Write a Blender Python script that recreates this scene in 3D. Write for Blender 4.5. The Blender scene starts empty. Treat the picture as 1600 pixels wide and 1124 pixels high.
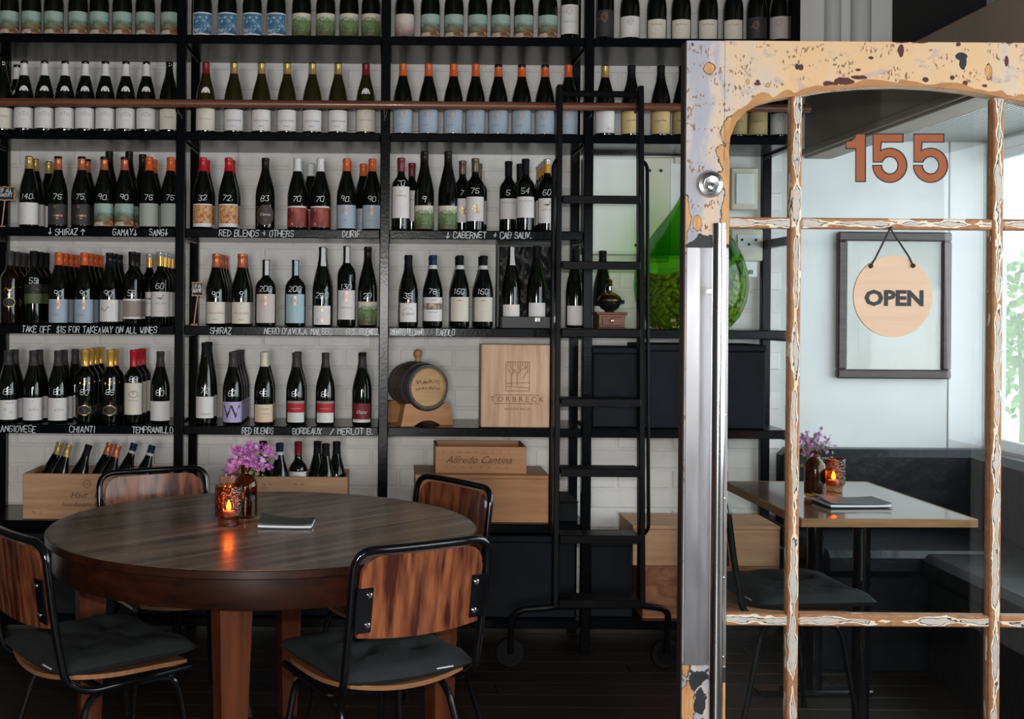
import bpy, math, random
from mathutils import Vector, Matrix, Quaternion
PI = math.pi
R = math.radians
random.seed(7)
scene = bpy.context.scene
C = scene.collection

# ------------------------------------------------------------------ camera
EYE, F, PX, PY, ROLL = 1.40, 1850.0, 610.0, 482.0, R(0.45)
cam_d = bpy.data.cameras.new('camera')
cam_d.sensor_fit = 'HORIZONTAL'
cam_d.sensor_width = 36.0
cam_d.lens = 36.0 * F / 1600.0
cam_d.shift_x = (800 - PX) / 1600.0
cam_d.shift_y = -(562 - PY) / 1600.0
cam_d.clip_start = 0.05
cam = bpy.data.objects.new('camera', cam_d)
C.objects.link(cam)
cam.location = (0, 0, EYE)
cam.rotation_euler = (PI / 2, -ROLL, 0)
scene.camera = cam

# ------------------------------------------------------------------ world, lights, exposure
world = bpy.data.worlds.new('sky')
scene.world = world
world.use_nodes = True
wn = world.node_tree.nodes
wn['Background'].inputs[0].default_value = (0.86, 0.93, 1.0, 1)
wn['Background'].inputs[1].default_value = 2.6
scene.view_settings.view_transform = 'Standard'
scene.view_settings.look = 'None'
scene.view_settings.exposure = 0.0
scene.view_settings.gamma = 1.0
scene.view_settings.use_curve_mapping = False


def area(name, loc, target, sx, sy, power, col=(1, 1, 1)):
    d = bpy.data.lights.new(name, 'AREA')
    d.shape = 'RECTANGLE'
    d.size, d.size_y, d.energy, d.color = sx, sy, power, col
    o = bpy.data.objects.new(name, d)
    C.objects.link(o)
    o.location = loc
    o.rotation_euler = (Vector(target) - Vector(loc)).to_track_quat('-Z', 'Y').to_euler()
    return o


# daylight through the shopfront behind the camera, the street door beside it and the side window
area('shopfront_daylight', (-.42, -2.5, 1.2), (-.3, 4, 1.3), .9, .9, 104, (1.0, 0.98, 0.95))
area('street_door_daylight', (1.98, -2.5, 1.48), (1.7, 4, 1.35), 0.5, 0.75, 15, (0.96, 0.98, 1.0))
area('side_window_daylight', (2.56, 2.75, 1.47), (0.0, 2.9, 1.4), 4.3, 1.25, 50, (0.84, 0.94, 1.0))
# the camera's own flash just above the lens
area('camera_flash', (0.03, 0.0, 1.51), (0.03, 4, 1.3), 0.07, 0.04, 36, (1.0, 0.97, 0.93))


# ------------------------------------------------------------------ helpers
def at(px, py, Y):
    u, v = (px - PX) / F, (PY - py) / F
    c, s = math.cos(ROLL), math.sin(ROLL)
    return Vector(((u * c - v * s) * Y, Y, EYE + (u * s + v * c) * Y))


class MB:
    def __init__(self):
        self.v, self.f = [], []

    def add(self, vs, fs):
        n = len(self.v)
        self.v += [tuple(p) for p in vs]
        self.f += [tuple(i + n for i in f) for f in fs]
        return self

    def box(self, c, s, b=0.0, rot=None):
        hx, hy, hz = s[0] / 2, s[1] / 2, s[2] / 2
        c = Vector(c)
        vs, fs = [], []
        if b <= 0:
            for z in (-hz, hz):
                for x, y in ((-hx, -hy), (hx, -hy), (hx, hy), (-hx, hy)):
                    vs.append(Vector((x, y, z)))
            fs = [(3, 2, 1, 0), (4, 5, 6, 7), (0, 1, 5, 4), (1, 2, 6, 5), (2, 3, 7, 6), (3, 0, 4, 7)]
        else:
            b = min(b, hx * .9, hy * .9, hz * .9)
            idx = {}
            for sx in (-1, 1):
                for sy in (-1, 1):
                    for sz in (-1, 1):
                        for a in range(3):
                            p = [sx * (hx - b), sy * (hy - b), sz * (hz - b)]
                            p[a] = (sx * hx, sy * hy, sz * hz)[a]
                            idx[(sx, sy, sz, a)] = len(vs)
                            vs.append(Vector(p))
            def q(l, n):
                cc = sum((vs[i] for i in l), Vector()) / len(l)
                l = list(l)
                nn = (vs[l[1]] - vs[l[0]]).cross(vs[l[2]] - vs[l[1]])
                if nn.dot(n) < 0:
                    l.reverse()
                fs.append(tuple(l))
            for a in range(3):
                o = [i for i in range(3) if i != a]
                for s_ in (-1, 1):
                    l = []
                    for s1, s2 in ((-1, -1), (1, -1), (1, 1), (-1, 1)):
                        k = [0, 0, 0]
                        k[a], k[o[0]], k[o[1]] = s_, s1, s2
                        l.append(idx[(k[0], k[1], k[2], a)])
                    n = Vector((0, 0, 0)); n[a] = s_
                    q(l, n)
            for a in range(3):      # edges running along axis a
                o = [i for i in range(3) if i != a]
                for s1 in (-1, 1):
                    for s2 in (-1, 1):
                        l = []
                        for sa, ax in ((-1, o[0]), (1, o[0]), (1, o[1]), (-1, o[1])):
                            k = [0, 0, 0]
                            k[a], k[o[0]], k[o[1]] = sa, s1, s2
                            l.append(idx[(k[0], k[1], k[2], ax)])
                        n = Vector((0, 0, 0)); n[o[0]] = s1; n[o[1]] = s2
                        q(l, n)
            for sx in (-1, 1):
                for sy in (-1, 1):
                    for sz in (-1, 1):
                        q([idx[(sx, sy, sz, a)] for a in range(3)], Vector((sx, sy, sz)))
        if rot is not None:
            vs = [rot @ p for p in vs]
        return self.add([p + c for p in vs], fs)

    def lathe(self, prof, seg=24, mat=None, a0=0.0, a1=2 * PI, caps=False):
        full = abs(a1 - a0 - 2 * PI) < 1e-6
        n = seg if full else seg + 1
        vs, fs = [], []
        for r, z in prof:
            for i in range(n):
                a = a0 + (a1 - a0) * i / seg
                vs.append(Vector((r * math.cos(a), r * math.sin(a), z)))
        m = len(prof)
        for j in range(m - 1):
            for i in range(seg):
                i2 = (i + 1) % n
                q = (j * n + i, j * n + i2, (j + 1) * n + i2, (j + 1) * n + i)
                if prof[j][0] < 1e-7:
                    q = (q[0], q[2], q[3])
                elif prof[j + 1][0] < 1e-7:
                    q = (q[0], q[1], q[2])
                fs.append(q)
        if mat is not None:
            vs = [mat @ p for p in vs]
        return self.add(vs, fs)

    def tube(self, pts, r, seg=10, closed=False, caps=True):
        pts = [Vector(p) for p in pts]
        n = len(pts)
        rr = r if isinstance(r, (list, tuple)) else [r] * n
        up, vs, fs = None, [], []
        for i, p in enumerate(pts):
            if closed:
                t = pts[(i + 1) % n] - pts[i - 1]
            else:
                t = pts[min(i + 1, n - 1)] - pts[max(i - 1, 0)]
            t.normalize()
            if up is None:
                up = t.orthogonal().normalized()
            else:
                up = (up - t * up.dot(t))
                up = up.normalized() if up.length > 1e-6 else t.orthogonal().normalized()
            s = t.cross(up)
            for k in range(seg):
                a = 2 * PI * k / seg
                vs.append(p + (up * math.cos(a) + s * math.sin(a)) * rr[i])
        for i in range(n if closed else n - 1):
            j = (i + 1) % n
            for k in range(seg):
                k2 = (k + 1) % seg
                fs.append((i * seg + k, i * seg + k2, j * seg + k2, j * seg + k))
        if caps and not closed:
            fs.append(tuple(reversed(range(seg))))
            fs.append(tuple((n - 1) * seg + k for k in range(seg)))
        return self.add(vs, fs)

    def prism(self, poly, y0, y1):
        """poly: (x, z) points, extruded along y"""
        n = len(poly)
        ar = sum(poly[i][0] * poly[(i + 1) % n][1] - poly[(i + 1) % n][0] * poly[i][1] for i in range(n))
        if ar < 0:
            poly = list(reversed(poly))
        vs = [(x, y0, z) for x, z in poly] + [(x, y1, z) for x, z in poly]
        fs = [tuple(range(n)), tuple(reversed(range(n, 2 * n)))]
        for i in range(n):
            j = (i + 1) % n
            fs.append((i, n + i, n + j, j))
        return self.add(vs, fs)

    def slab(self, poly, z0, z1):
        """poly: (x, y) points, extruded along z"""
        n = len(poly)
        ar = sum(poly[i][0] * poly[(i + 1) % n][1] - poly[(i + 1) % n][0] * poly[i][1] for i in range(n))
        if ar < 0:
            poly = list(reversed(poly))
        vs = [(x, y, z0) for x, y in poly] + [(x, y, z1) for x, y in poly]
        fs = [tuple(reversed(range(n))), tuple(range(n, 2 * n))]
        for i in range(n):
            j = (i + 1) % n
            fs.append((i, j, n + j, n + i))
        return self.add(vs, fs)

    def strokes(self, lines, w, fn):
        """thin ribbons along (x, z) polylines, laid on a surface by fn(x, z) -> point"""
        for l in lines:
            for a, b in zip(l, l[1:]):
                dx, dz = b[0] - a[0], b[1] - a[1]
                L = math.hypot(dx, dz)
                if L < 1e-7:
                    continue
                dx, dz = dx / L, dz / L
                ex, ez = dx * w * .35, dz * w * .35
                nx, nz = -dz * w / 2, dx * w / 2
                a2, b2 = (a[0] - ex, a[1] - ez), (b[0] + ex, b[1] + ez)
                q = [(a2[0] - nx, a2[1] - nz), (b2[0] - nx, b2[1] - nz), (b2[0] + nx, b2[1] + nz), (a2[0] + nx, a2[1] + nz)]
                self.add([fn(*p) for p in q], [(0, 1, 2, 3)])
        return self

    def mesh(self, name, mat, smooth=35):
        me = bpy.data.meshes.new(name)
        me.from_pydata(self.v, [], self.f)
        if mat is not None:
            me.materials.append(mat)
        if smooth:
            me.polygons.foreach_set('use_smooth', [True] * len(me.polygons))
            me.set_sharp_from_angle(angle=R(smooth))
        me.update()
        return me

    def obj(self, name, mat, parent=None, loc=(0, 0, 0), rot=(0, 0, 0), smooth=35):
        return put(name, self.mesh(name, mat, smooth), parent, loc, rot)


def put(name, me, parent=None, loc=(0, 0, 0), rot=(0, 0, 0), scale=None):
    o = bpy.data.objects.new(name, me)
    C.objects.link(o)
    o.parent = parent
    o.location = loc
    o.rotation_euler = rot
    if scale:
        o.scale = scale
    return o


def thing(name, label, cat, loc=(0, 0, 0), rot=(0, 0, 0), group=None):
    o = bpy.data.objects.new(name, None)
    C.objects.link(o)
    o.empty_display_size = .05
    o.location = loc
    o.rotation_euler = rot
    return tag(o, label, cat, group)


def tag(o, label, cat, group=None):
    o['label'] = label
    o['category'] = cat
    if group:
        o['group'] = group
    return o


def struct(o):
    o['kind'] = 'structure'
    return o


def fillet(pts, r, n=6):
    pts = [Vector(p) for p in pts]
    out = [pts[0]]
    for a, b, c in zip(pts, pts[1:], pts[2:]):
        d1, d2 = (a - b), (c - b)
        k = min(r, d1.length * .48, d2.length * .48)
        p, q = b + d1.normalized() * k, b + d2.normalized() * k
        for i in range(n + 1):
            t = i / n
            out.append(p * (1 - t) ** 2 + b * 2 * t * (1 - t) + q * t * t)
    out.append(pts[-1])
    return out


# ------------------------------------------------------------------ materials
def pmat(name, col, rough=.5, metal=0.0, coat=0.0, spec=None, emit=None, es=0):
    m = bpy.data.materials.new(name)
    m.use_nodes = True
    b = m.node_tree.nodes['Principled BSDF']
    b.inputs['Base Color'].default_value = (*col, 1)
    b.inputs['Roughness'].default_value = rough
    b.inputs['Metallic'].default_value = metal
    if coat:
        b.inputs['Coat Weight'].default_value = coat
        b.inputs['Coat Roughness'].default_value = .08
    if spec is not None:
        b.inputs['Specular IOR Level'].default_value = spec
    if emit:
        b.inputs['Emission Color'].default_value = (*emit, 1)
        b.inputs['Emission Strength'].default_value = es
    return m


class G:
    """small node-graph helper on a material"""
    def __init__(self, m):
        self.t = m.node_tree
        self.n, self.l = self.t.nodes, self.t.links
        self.b = self.n['Principled BSDF']

    def new(self, kind, **kw):
        n = self.n.new(kind)
        for k, v in kw.items():
            setattr(n, k, v)
        return n

    def link(self, a, b):
        self.l.new(a, b)

    def coord(self, scale=(1, 1, 1), rand=False, loc=(0, 0, 0)):
        tc = self.new('ShaderNodeTexCoord')
        mp = self.new('ShaderNodeMapping')
        mp.inputs['Scale'].default_value = scale
        mp.inputs['Location'].default_value = loc
        src = tc.outputs['Object']
        if rand:
            oi = self.new('ShaderNodeObjectInfo')
            ml = self.new('ShaderNodeMath', operation='MULTIPLY')
            ml.inputs[1].default_value = 13.7
            self.link(oi.outputs['Random'], ml.inputs[0])
            ad = self.new('ShaderNodeVectorMath', operation='ADD')
            self.link(src, ad.inputs[0])
            self.link(ml.outputs[0], ad.inputs[1])
            src = ad.outputs[0]
        self.link(src, mp.inputs[0])
        return mp.outputs[0]

    def noise(self, vec, scale, detail=3, rough=.55, dist=0):
        n = self.new('ShaderNodeTexNoise')
        n.inputs['Scale'].default_value = scale
        n.inputs['Detail'].default_value = detail
        n.inputs['Roughness'].default_value = rough
        n.inputs['Distortion'].default_value = dist
        self.link(vec, n.inputs['Vector'])
        return n.outputs['Fac']

    def ramp(self, fac, stops, interp='LINEAR'):
        r = self.new('ShaderNodeValToRGB')
        r.color_ramp.interpolation = interp
        e = r.color_ramp.elements
        while len(e) < len(stops):
            e.new(.5)
        for el, (p, c) in zip(e, stops):
            el.position = p
            el.color = (*c, 1) if len(c) == 3 else c
        self.link(fac, r.inputs[0])
        return r.outputs[0]

    def math(self, op, a, b=None, c=None):
        n = self.new('ShaderNodeMath', operation=op)
        for i, x in enumerate((a, b, c)):
            if x is None:
                continue
            if isinstance(x, (int, float)):
                n.inputs[i].default_value = x
            else:
                self.link(x, n.inputs[i])
        return n.outputs[0]

    def sep(self, vec):
        n = self.new('ShaderNodeSeparateXYZ')
        self.link(vec, n.inputs[0])
        return n.outputs

    def mix(self, fac, a, b):
        n = self.new('ShaderNodeMix', data_type='RGBA')
        for sock, x in ((n.inputs['Factor'], fac), (n.inputs[6], a), (n.inputs[7], b)):
            if isinstance(x, (int, float)):
                sock.default_value = x
            elif isinstance(x, tuple):
                sock.default_value = (*x, 1)
            else:
                self.link(x, sock)
        return n.outputs[2]

    def base(self, c):
        self.link(c, self.b.inputs['Base Color'])

    def rough(self, c):
        self.link(c, self.b.inputs['Roughness'])

    def bump(self, h, strength=.3, dist=.002):
        n = self.new('ShaderNodeBump')
        n.inputs['Strength'].default_value = strength
        n.inputs['Distance'].default_value = dist
        self.link(h, n.inputs['Height'])
        self.link(n.outputs[0], self.b.inputs['Normal'])


def noisy(name, c1, c2, scale=8, sc=(1, 1, 1), rough=.5, detail=4, lo=.35, hi=.65, metal=0, bump=0, rand=False, coat=0, dist=0):
    m = pmat(name, c1, rough, metal, coat)
    g = G(m)
    f = g.noise(g.coord(sc, rand), scale, detail, .6, dist)
    g.base(g.ramp(f, [(lo, c1), (hi, c2)]))
    if bump:
        g.bump(f, bump)
    return m


def wood(name, dark, light, along='x', scale=6, rough=.45, coat=0, rand=True, stretch=14, lo=.3, hi=.7, detail=6):
    sc = {'x': (1, stretch, stretch), 'y': (stretch, 1, stretch), 'z': (stretch, stretch, 1)}[along]
    m = pmat(name, light, rough, 0, coat)
    g = G(m)
    v = g.coord(sc, rand)
    f = g.noise(v, scale, detail, .6, .12 if detail > 3 else 0)
    g.base(g.ramp(f, [(lo, dark), (hi, light)]))
    g.bump(f, .08, .001)
    return m


def clear_glass(name, tint=(1, 1, 1), gloss=1.0, rough=.02, bump=None):
    m = bpy.data.materials.new(name)
    m.use_nodes = True
    t = m.node_tree
    t.nodes.remove(t.nodes['Principled BSDF'])
    out = t.nodes['Material Output']
    tr = t.nodes.new('ShaderNodeBsdfTransparent')
    tr.inputs[0].default_value = (*tint, 1)
    gl = t.nodes.new('ShaderNodeBsdfGlossy')
    gl.inputs['Roughness'].default_value = rough
    fr = t.nodes.new('ShaderNodeFresnel')
    ge = t.nodes.new('ShaderNodeNewGeometry')
    io = t.nodes.new('ShaderNodeMapRange')
    io.inputs['To Min'].default_value = 1.5
    io.inputs['To Max'].default_value = 1 / 1.5
    t.links.new(ge.outputs['Backfacing'], io.inputs['Value'])
    t.links.new(io.outputs[0], fr.inputs[0])
    ml = t.nodes.new('ShaderNodeMath')
    ml.operation = 'MULTIPLY'
    ml.inputs[1].default_value = gloss
    mx = t.nodes.new('ShaderNodeMixShader')
    t.links.new(fr.outputs[0], ml.inputs[0])
    t.links.new(ml.outputs[0], mx.inputs[0])
    t.links.new(tr.outputs[0], mx.inputs[1])
    t.links.new(gl.outputs[0], mx.inputs[2])
    t.links.new(mx.outputs[0], out.inputs[0])
    if bump:
        tc = t.nodes.new('ShaderNodeTexCoord')
        vo = t.nodes.new('ShaderNodeTexVoronoi')
        vo.inputs['Scale'].default_value = bump
        bp = t.nodes.new('ShaderNodeBump')
        bp.inputs['Strength'].default_value = .9
        bp.inputs['Distance'].default_value = .003
        t.links.new(tc.outputs['Object'], vo.inputs['Vector'])
        t.links.new(vo.outputs['Distance'], bp.inputs['Height'])
        t.links.new(bp.outputs[0], gl.inputs['Normal'])
        t.links.new(bp.outputs[0], fr.inputs['Normal'])
    return m


M = {}
M['black_paint'] = pmat('black_gloss_paint', (.0025, .003, .004), .2, 0, 0, .14)
g = G(M['black_paint'])
g.bump(g.noise(g.coord((1, 1, 1), True), 90, 3), .25, .0012)
M['black_tube'] = pmat('black_enamel_tube', (.004, .004, .005), .12, 0, .2)
M['worn_black'] = noisy('worn_black_steel', (.004, .004, .005), (.03, .02, .014), 30, (1, 1, 1), .38, 5, .58, .85, rand=True)
M['worn_black'].node_tree.nodes['Principled BSDF'].inputs['Specular IOR Level'].default_value = .12
M['brick'] = noisy('painted_brick', (.70, .685, .65), (.80, .785, .75), 9, (1, 1, 1), .6, 5, .3, .7, 0, .5, True)
M['mortar'] = noisy('painted_mortar', (.66, .645, .615), (.76, .745, .715), 14, (1, 1, 1), .7, 5, .3, .7, 0, .4)
M['white_board'] = noisy('painted_board', (.74, .75, .74), (.80, .81, .80), 3, (1, 1, 1), .5, 3)
M['plaster'] = pmat('dim_plaster', (.05, .048, .045), .8)
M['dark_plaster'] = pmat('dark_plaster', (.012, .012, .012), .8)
M['plank'] = wood('dark_floorboard', (.004, .0025, .0012), (.018, .010, .0045), 'x', 5, .5)
M['beam'] = noisy('brown_painted_beam', (.26, .21, .17), (.32, .265, .215), 4, (1, 1, 1), .6)
M['table_top'] = wood('grey_brown_table_boards', (.040, .024, .014), (.31, .215, .145), 'x', 1.1, .32, .1, True, 16, .34, .68)
M['table_red'] = wood('red_brown_table_wood', (.010, .003, .002), (.045, .012, .005), 'x', 3, .3, .1, True, 9)
M['table_leg'] = wood('red_brown_leg_wood', (.05, .012, .004), (.13, .035, .010), 'z', 3, .5, 0, True, 10)
M['table_leg'].node_tree.nodes['Principled BSDF'].inputs['Specular IOR Level'].default_value = .2
M['rosewood'] = wood('striped_rosewood_laminate', (.055, .012, .006), (.30, .095, .037), 'z', .45, .25, .35, True, 85, .36, .64, 2)
M['ply'] = wood('pale_plywood_edge', (.22, .095, .035), (.34, .165, .07), 'x', 6, .5)
M['charcoal'] = noisy('charcoal_cushion_cloth', (.005, .007, .007), (.012, .0155, .0155), 20, (1, 1, 1), .85, 5, .3, .7, 0, .3)
M['chrome'] = pmat('chrome_bolt', (.75, .75, .75), .18, 1)
M['pine'] = wood('pale_pine', (.42, .20, .095), (.60, .35, .19), 'x', 3, .55, 0, True, 12)
M['pine_v'] = wood('pale_cedar_panel', (.52, .28, .165), (.74, .49, .32), 'z', 3.0, .5, 0, True, 14, .3, .72)
M['pine_o'] = wood('orange_pine', (.36, .15, .052), (.52, .25, .10), 'x', 3, .5, 0, True, 12)
M['ply_box'] = noisy('red_plywood', (.20, .06, .022), (.40, .165, .07), 5, (1, 1, 2), .5, 4, .35, .65, 0, 0, False, 0, 2.5)
M['ink'] = pmat('brown_stamp_ink', (.13, .06, .03), .8)
M['burn'] = pmat('burnt_brand', (.22, .10, .045), .8)
M['navy'] = noisy('blue_black_card', (.005, .0068, .0095), (.009, .011, .015), 5, (1, 1, 1), .6, 3)
M['navy'].node_tree.nodes['Principled BSDF'].inputs['Specular IOR Level'].default_value = .12
M['chalk'] = pmat('white_chalk_pen', (.86, .88, .9), .6)
M['bottle'] = pmat('black_green_bottle_glass', (.0035, .005, .003), .05, 0, .3)
M['bottle_olive'] = pmat('olive_bottle_glass', (.022, .020, .004), .05, 0, .3)
M['brown_glass_d'] = pmat('brown_black_bottle_glass', (.010, .005, .003), .05, 0, .3)
CAPS = {'orange': ((.72, .12, .022), .3), 'gold': ((.50, .35, .12), .3), 'goldb': ((.75, .42, .08), .22), 'white': ((.8, .79, .78), .4),
        'red': ((.55, .012, .02), .3), 'darkred': ((.20, .012, .022), .35), 'copper': ((.62, .17, .075), .3), 'grey': ((.055, .05, .05), .35),
        'black': ((.012, .012, .013), .25), 'matte': ((.008, .008, .009), .6), 'bronze': ((.16, .11, .075), .35), 'cream': ((.72, .66, .52), .4),
        'navy': ((.012, .028, .075), .35), 'silver': ((.5, .5, .5), .3), 'wax': ((.016, .012, .007), .3), 'band': ((.66, .66, .64), .5)}
for k, (c, r_) in CAPS.items():
    M['cap_' + k] = pmat(k + '_capsule', c, r_, .35 if k in ('copper', 'goldb', 'gold', 'silver', 'bronze') else 0, 0, .15 if k in ('matte', 'black', 'grey', 'navy', 'wax') else .4)
LAB = {'white': (.82, .79, .78), 'cream': (.78, .73, .61), 'yellow': (.68, .52, .22), 'bluegrey': (.40, .49, .58), 'dark': (.035, .033, .036),
       'beige': (.34, .28, .235), 'lav': (.50, .43, .72), 'pinkgrey': (.66, .57, .53), 'skyblue': (.40, .57, .63), 'red': (.50, .015, .03),
       'greypink': (.50, .45, .45), 'peach': (.85, .67, .46), 'brown': (.06, .035, .03), 'olive': (.10, .12, .045), 'black': (.02, .018, .016)}
for k, c in LAB.items():
    M['lab_' + k] = pmat(k + '_paper_label', c, .6)


def picture(name, stops, scale=22, zgrad=None, sc=(1, 1, 1), dist=1.2):
    m = pmat(name, stops[0][1], .55)
    g = G(m)
    v = g.coord(sc)
    f = g.noise(v, scale, 4, .6, dist)
    if zgrad:
        z = g.sep(v)[2]
        f = g.math('ADD', g.math('MULTIPLY', f, zgrad[0]), g.math('MULTIPLY', g.math('SUBTRACT', z, zgrad[1]), zgrad[2]))
    g.base(g.ramp(f, stops))
    return m


M['lab_paint'] = picture('painterly_green_cream_label', [(.0, (.10, .10, .08)), (.22, (.34, .32, .24)), (.34, (.66, .60, .46)), (.46, (.58, .52, .38)), (.53, (.42, .13, .06)), (.60, (.07, .08, .045)), (.68, (.30, .17, .05)), (.76, (.11, .17, .12)), (.86, (.20, .34, .28)), (1, (.36, .48, .42))], 30, (.8, .012, 5.0), (1, 1, 1.6), .6)
M['lab_blue'] = picture('blue_landscape_label', [(.0, (.62, .66, .68)), (.34, (.5, .58, .62)), (.42, (.10, .24, .40)), (.54, (.03, .10, .2)), (.64, (.14, .36, .55)), (.72, (.6, .68, .66)), (1, (.3, .5, .62))], 34, (1.3, .20, 1.0))
M['lab_meadow'] = picture('green_meadow_label', [(.0, (.05, .05, .03)), (.22, (.16, .13, .05)), (.34, (.07, .11, .035)), (.46, (.17, .24, .09)), (.56, (.09, .17, .05)), (.66, (.34, .40, .24)), (.74, (.70, .64, .52)), (1, (.80, .72, .64))], 46, (.6, .02, 6.4))
M['lab_pink'] = picture('pink_cloud_label', [(.0, (.14, .10, .11)), (.3, (.3, .18, .16)), (.5, (.55, .42, .38)), (.7, (.7, .62, .56)), (1, (.66, .5, .45))], 20, (.5, .012, 6.5))
M['lab_strip'] = picture('brown_cream_band_label', [(.0, (.05, .035, .03)), (.4, (.14, .09, .07)), (.5, (.45, .34, .24)), (.6, (.7, .62, .5)), (.7, (.3, .12, .08)), (1, (.1, .06, .05))], 40)
M['lab_art'] = picture('orange_figure_art_label', [(.0, (.08, .02, .015)), (.36, (.30, .06, .025)), (.46, (.65, .25, .08)), (.58, (.72, .48, .2)), (.68, (.3, .2, .15)), (1, (.45, .3, .28))], 34, None, (1, 1, 1), 2.5)
M['lab_crimson'] = picture('red_abstract_label', [(.0, (.03, .01, .01)), (.35, (.17, .02, .02)), (.55, (.34, .06, .04)), (.75, (.5, .17, .09)), (1, (.3, .04, .03))], 16, None, (1, 1, 1), 1.5)
M['lab_maroon'] = picture('maroon_mottled_label', [(.0, (.05, .0, .01)), (.4, (.16, .006, .022)), (.6, (.26, .02, .04)), (1, (.1, .0, .02))], 30)
m = pmat('pale_green_grid_label', (.5, .55, .48), .6)
g = G(m)
bt = g.new('ShaderNodeTexBrick')
g.link(g.coord((1, 1, 1)), bt.inputs['Vector'])
mp = bt.inputs['Vector'].links[0].from_node
mp.inputs['Rotation'].default_value = (R(90), 0, 0)
bt.inputs['Scale'].default_value = 60
bt.inputs['Color1'].default_value = (.47, .52, .45, 1)
bt.inputs['Color2'].default_value = (.51, .55, .49, 1)
bt.inputs['Mortar'].default_value = (.28, .33, .27, 1)
bt.inputs['Mortar Size'].default_value = .035
g.base(bt.outputs[0])
M['lab_grid'] = m
M['print_grey'] = pmat('grey_label_print', (.2, .19, .19), .6)
M['print_red'] = pmat('faded_red_label_print', (.45, .12, .1), .6)
M['print_copper'] = pmat('copper_foil_print', (.75, .32, .16), .3, .5)
M['print_white'] = pmat('white_label_print', (.75, .74, .72), .6)
M['print_gold'] = pmat('gold_foil_print', (.55, .38, .13), .3, .6)
M['print_teal'] = pmat('teal_label_print', (.2, .45, .42), .6)
M['print_purple'] = pmat('purple_label_print', (.3, .1, .4), .6)

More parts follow.
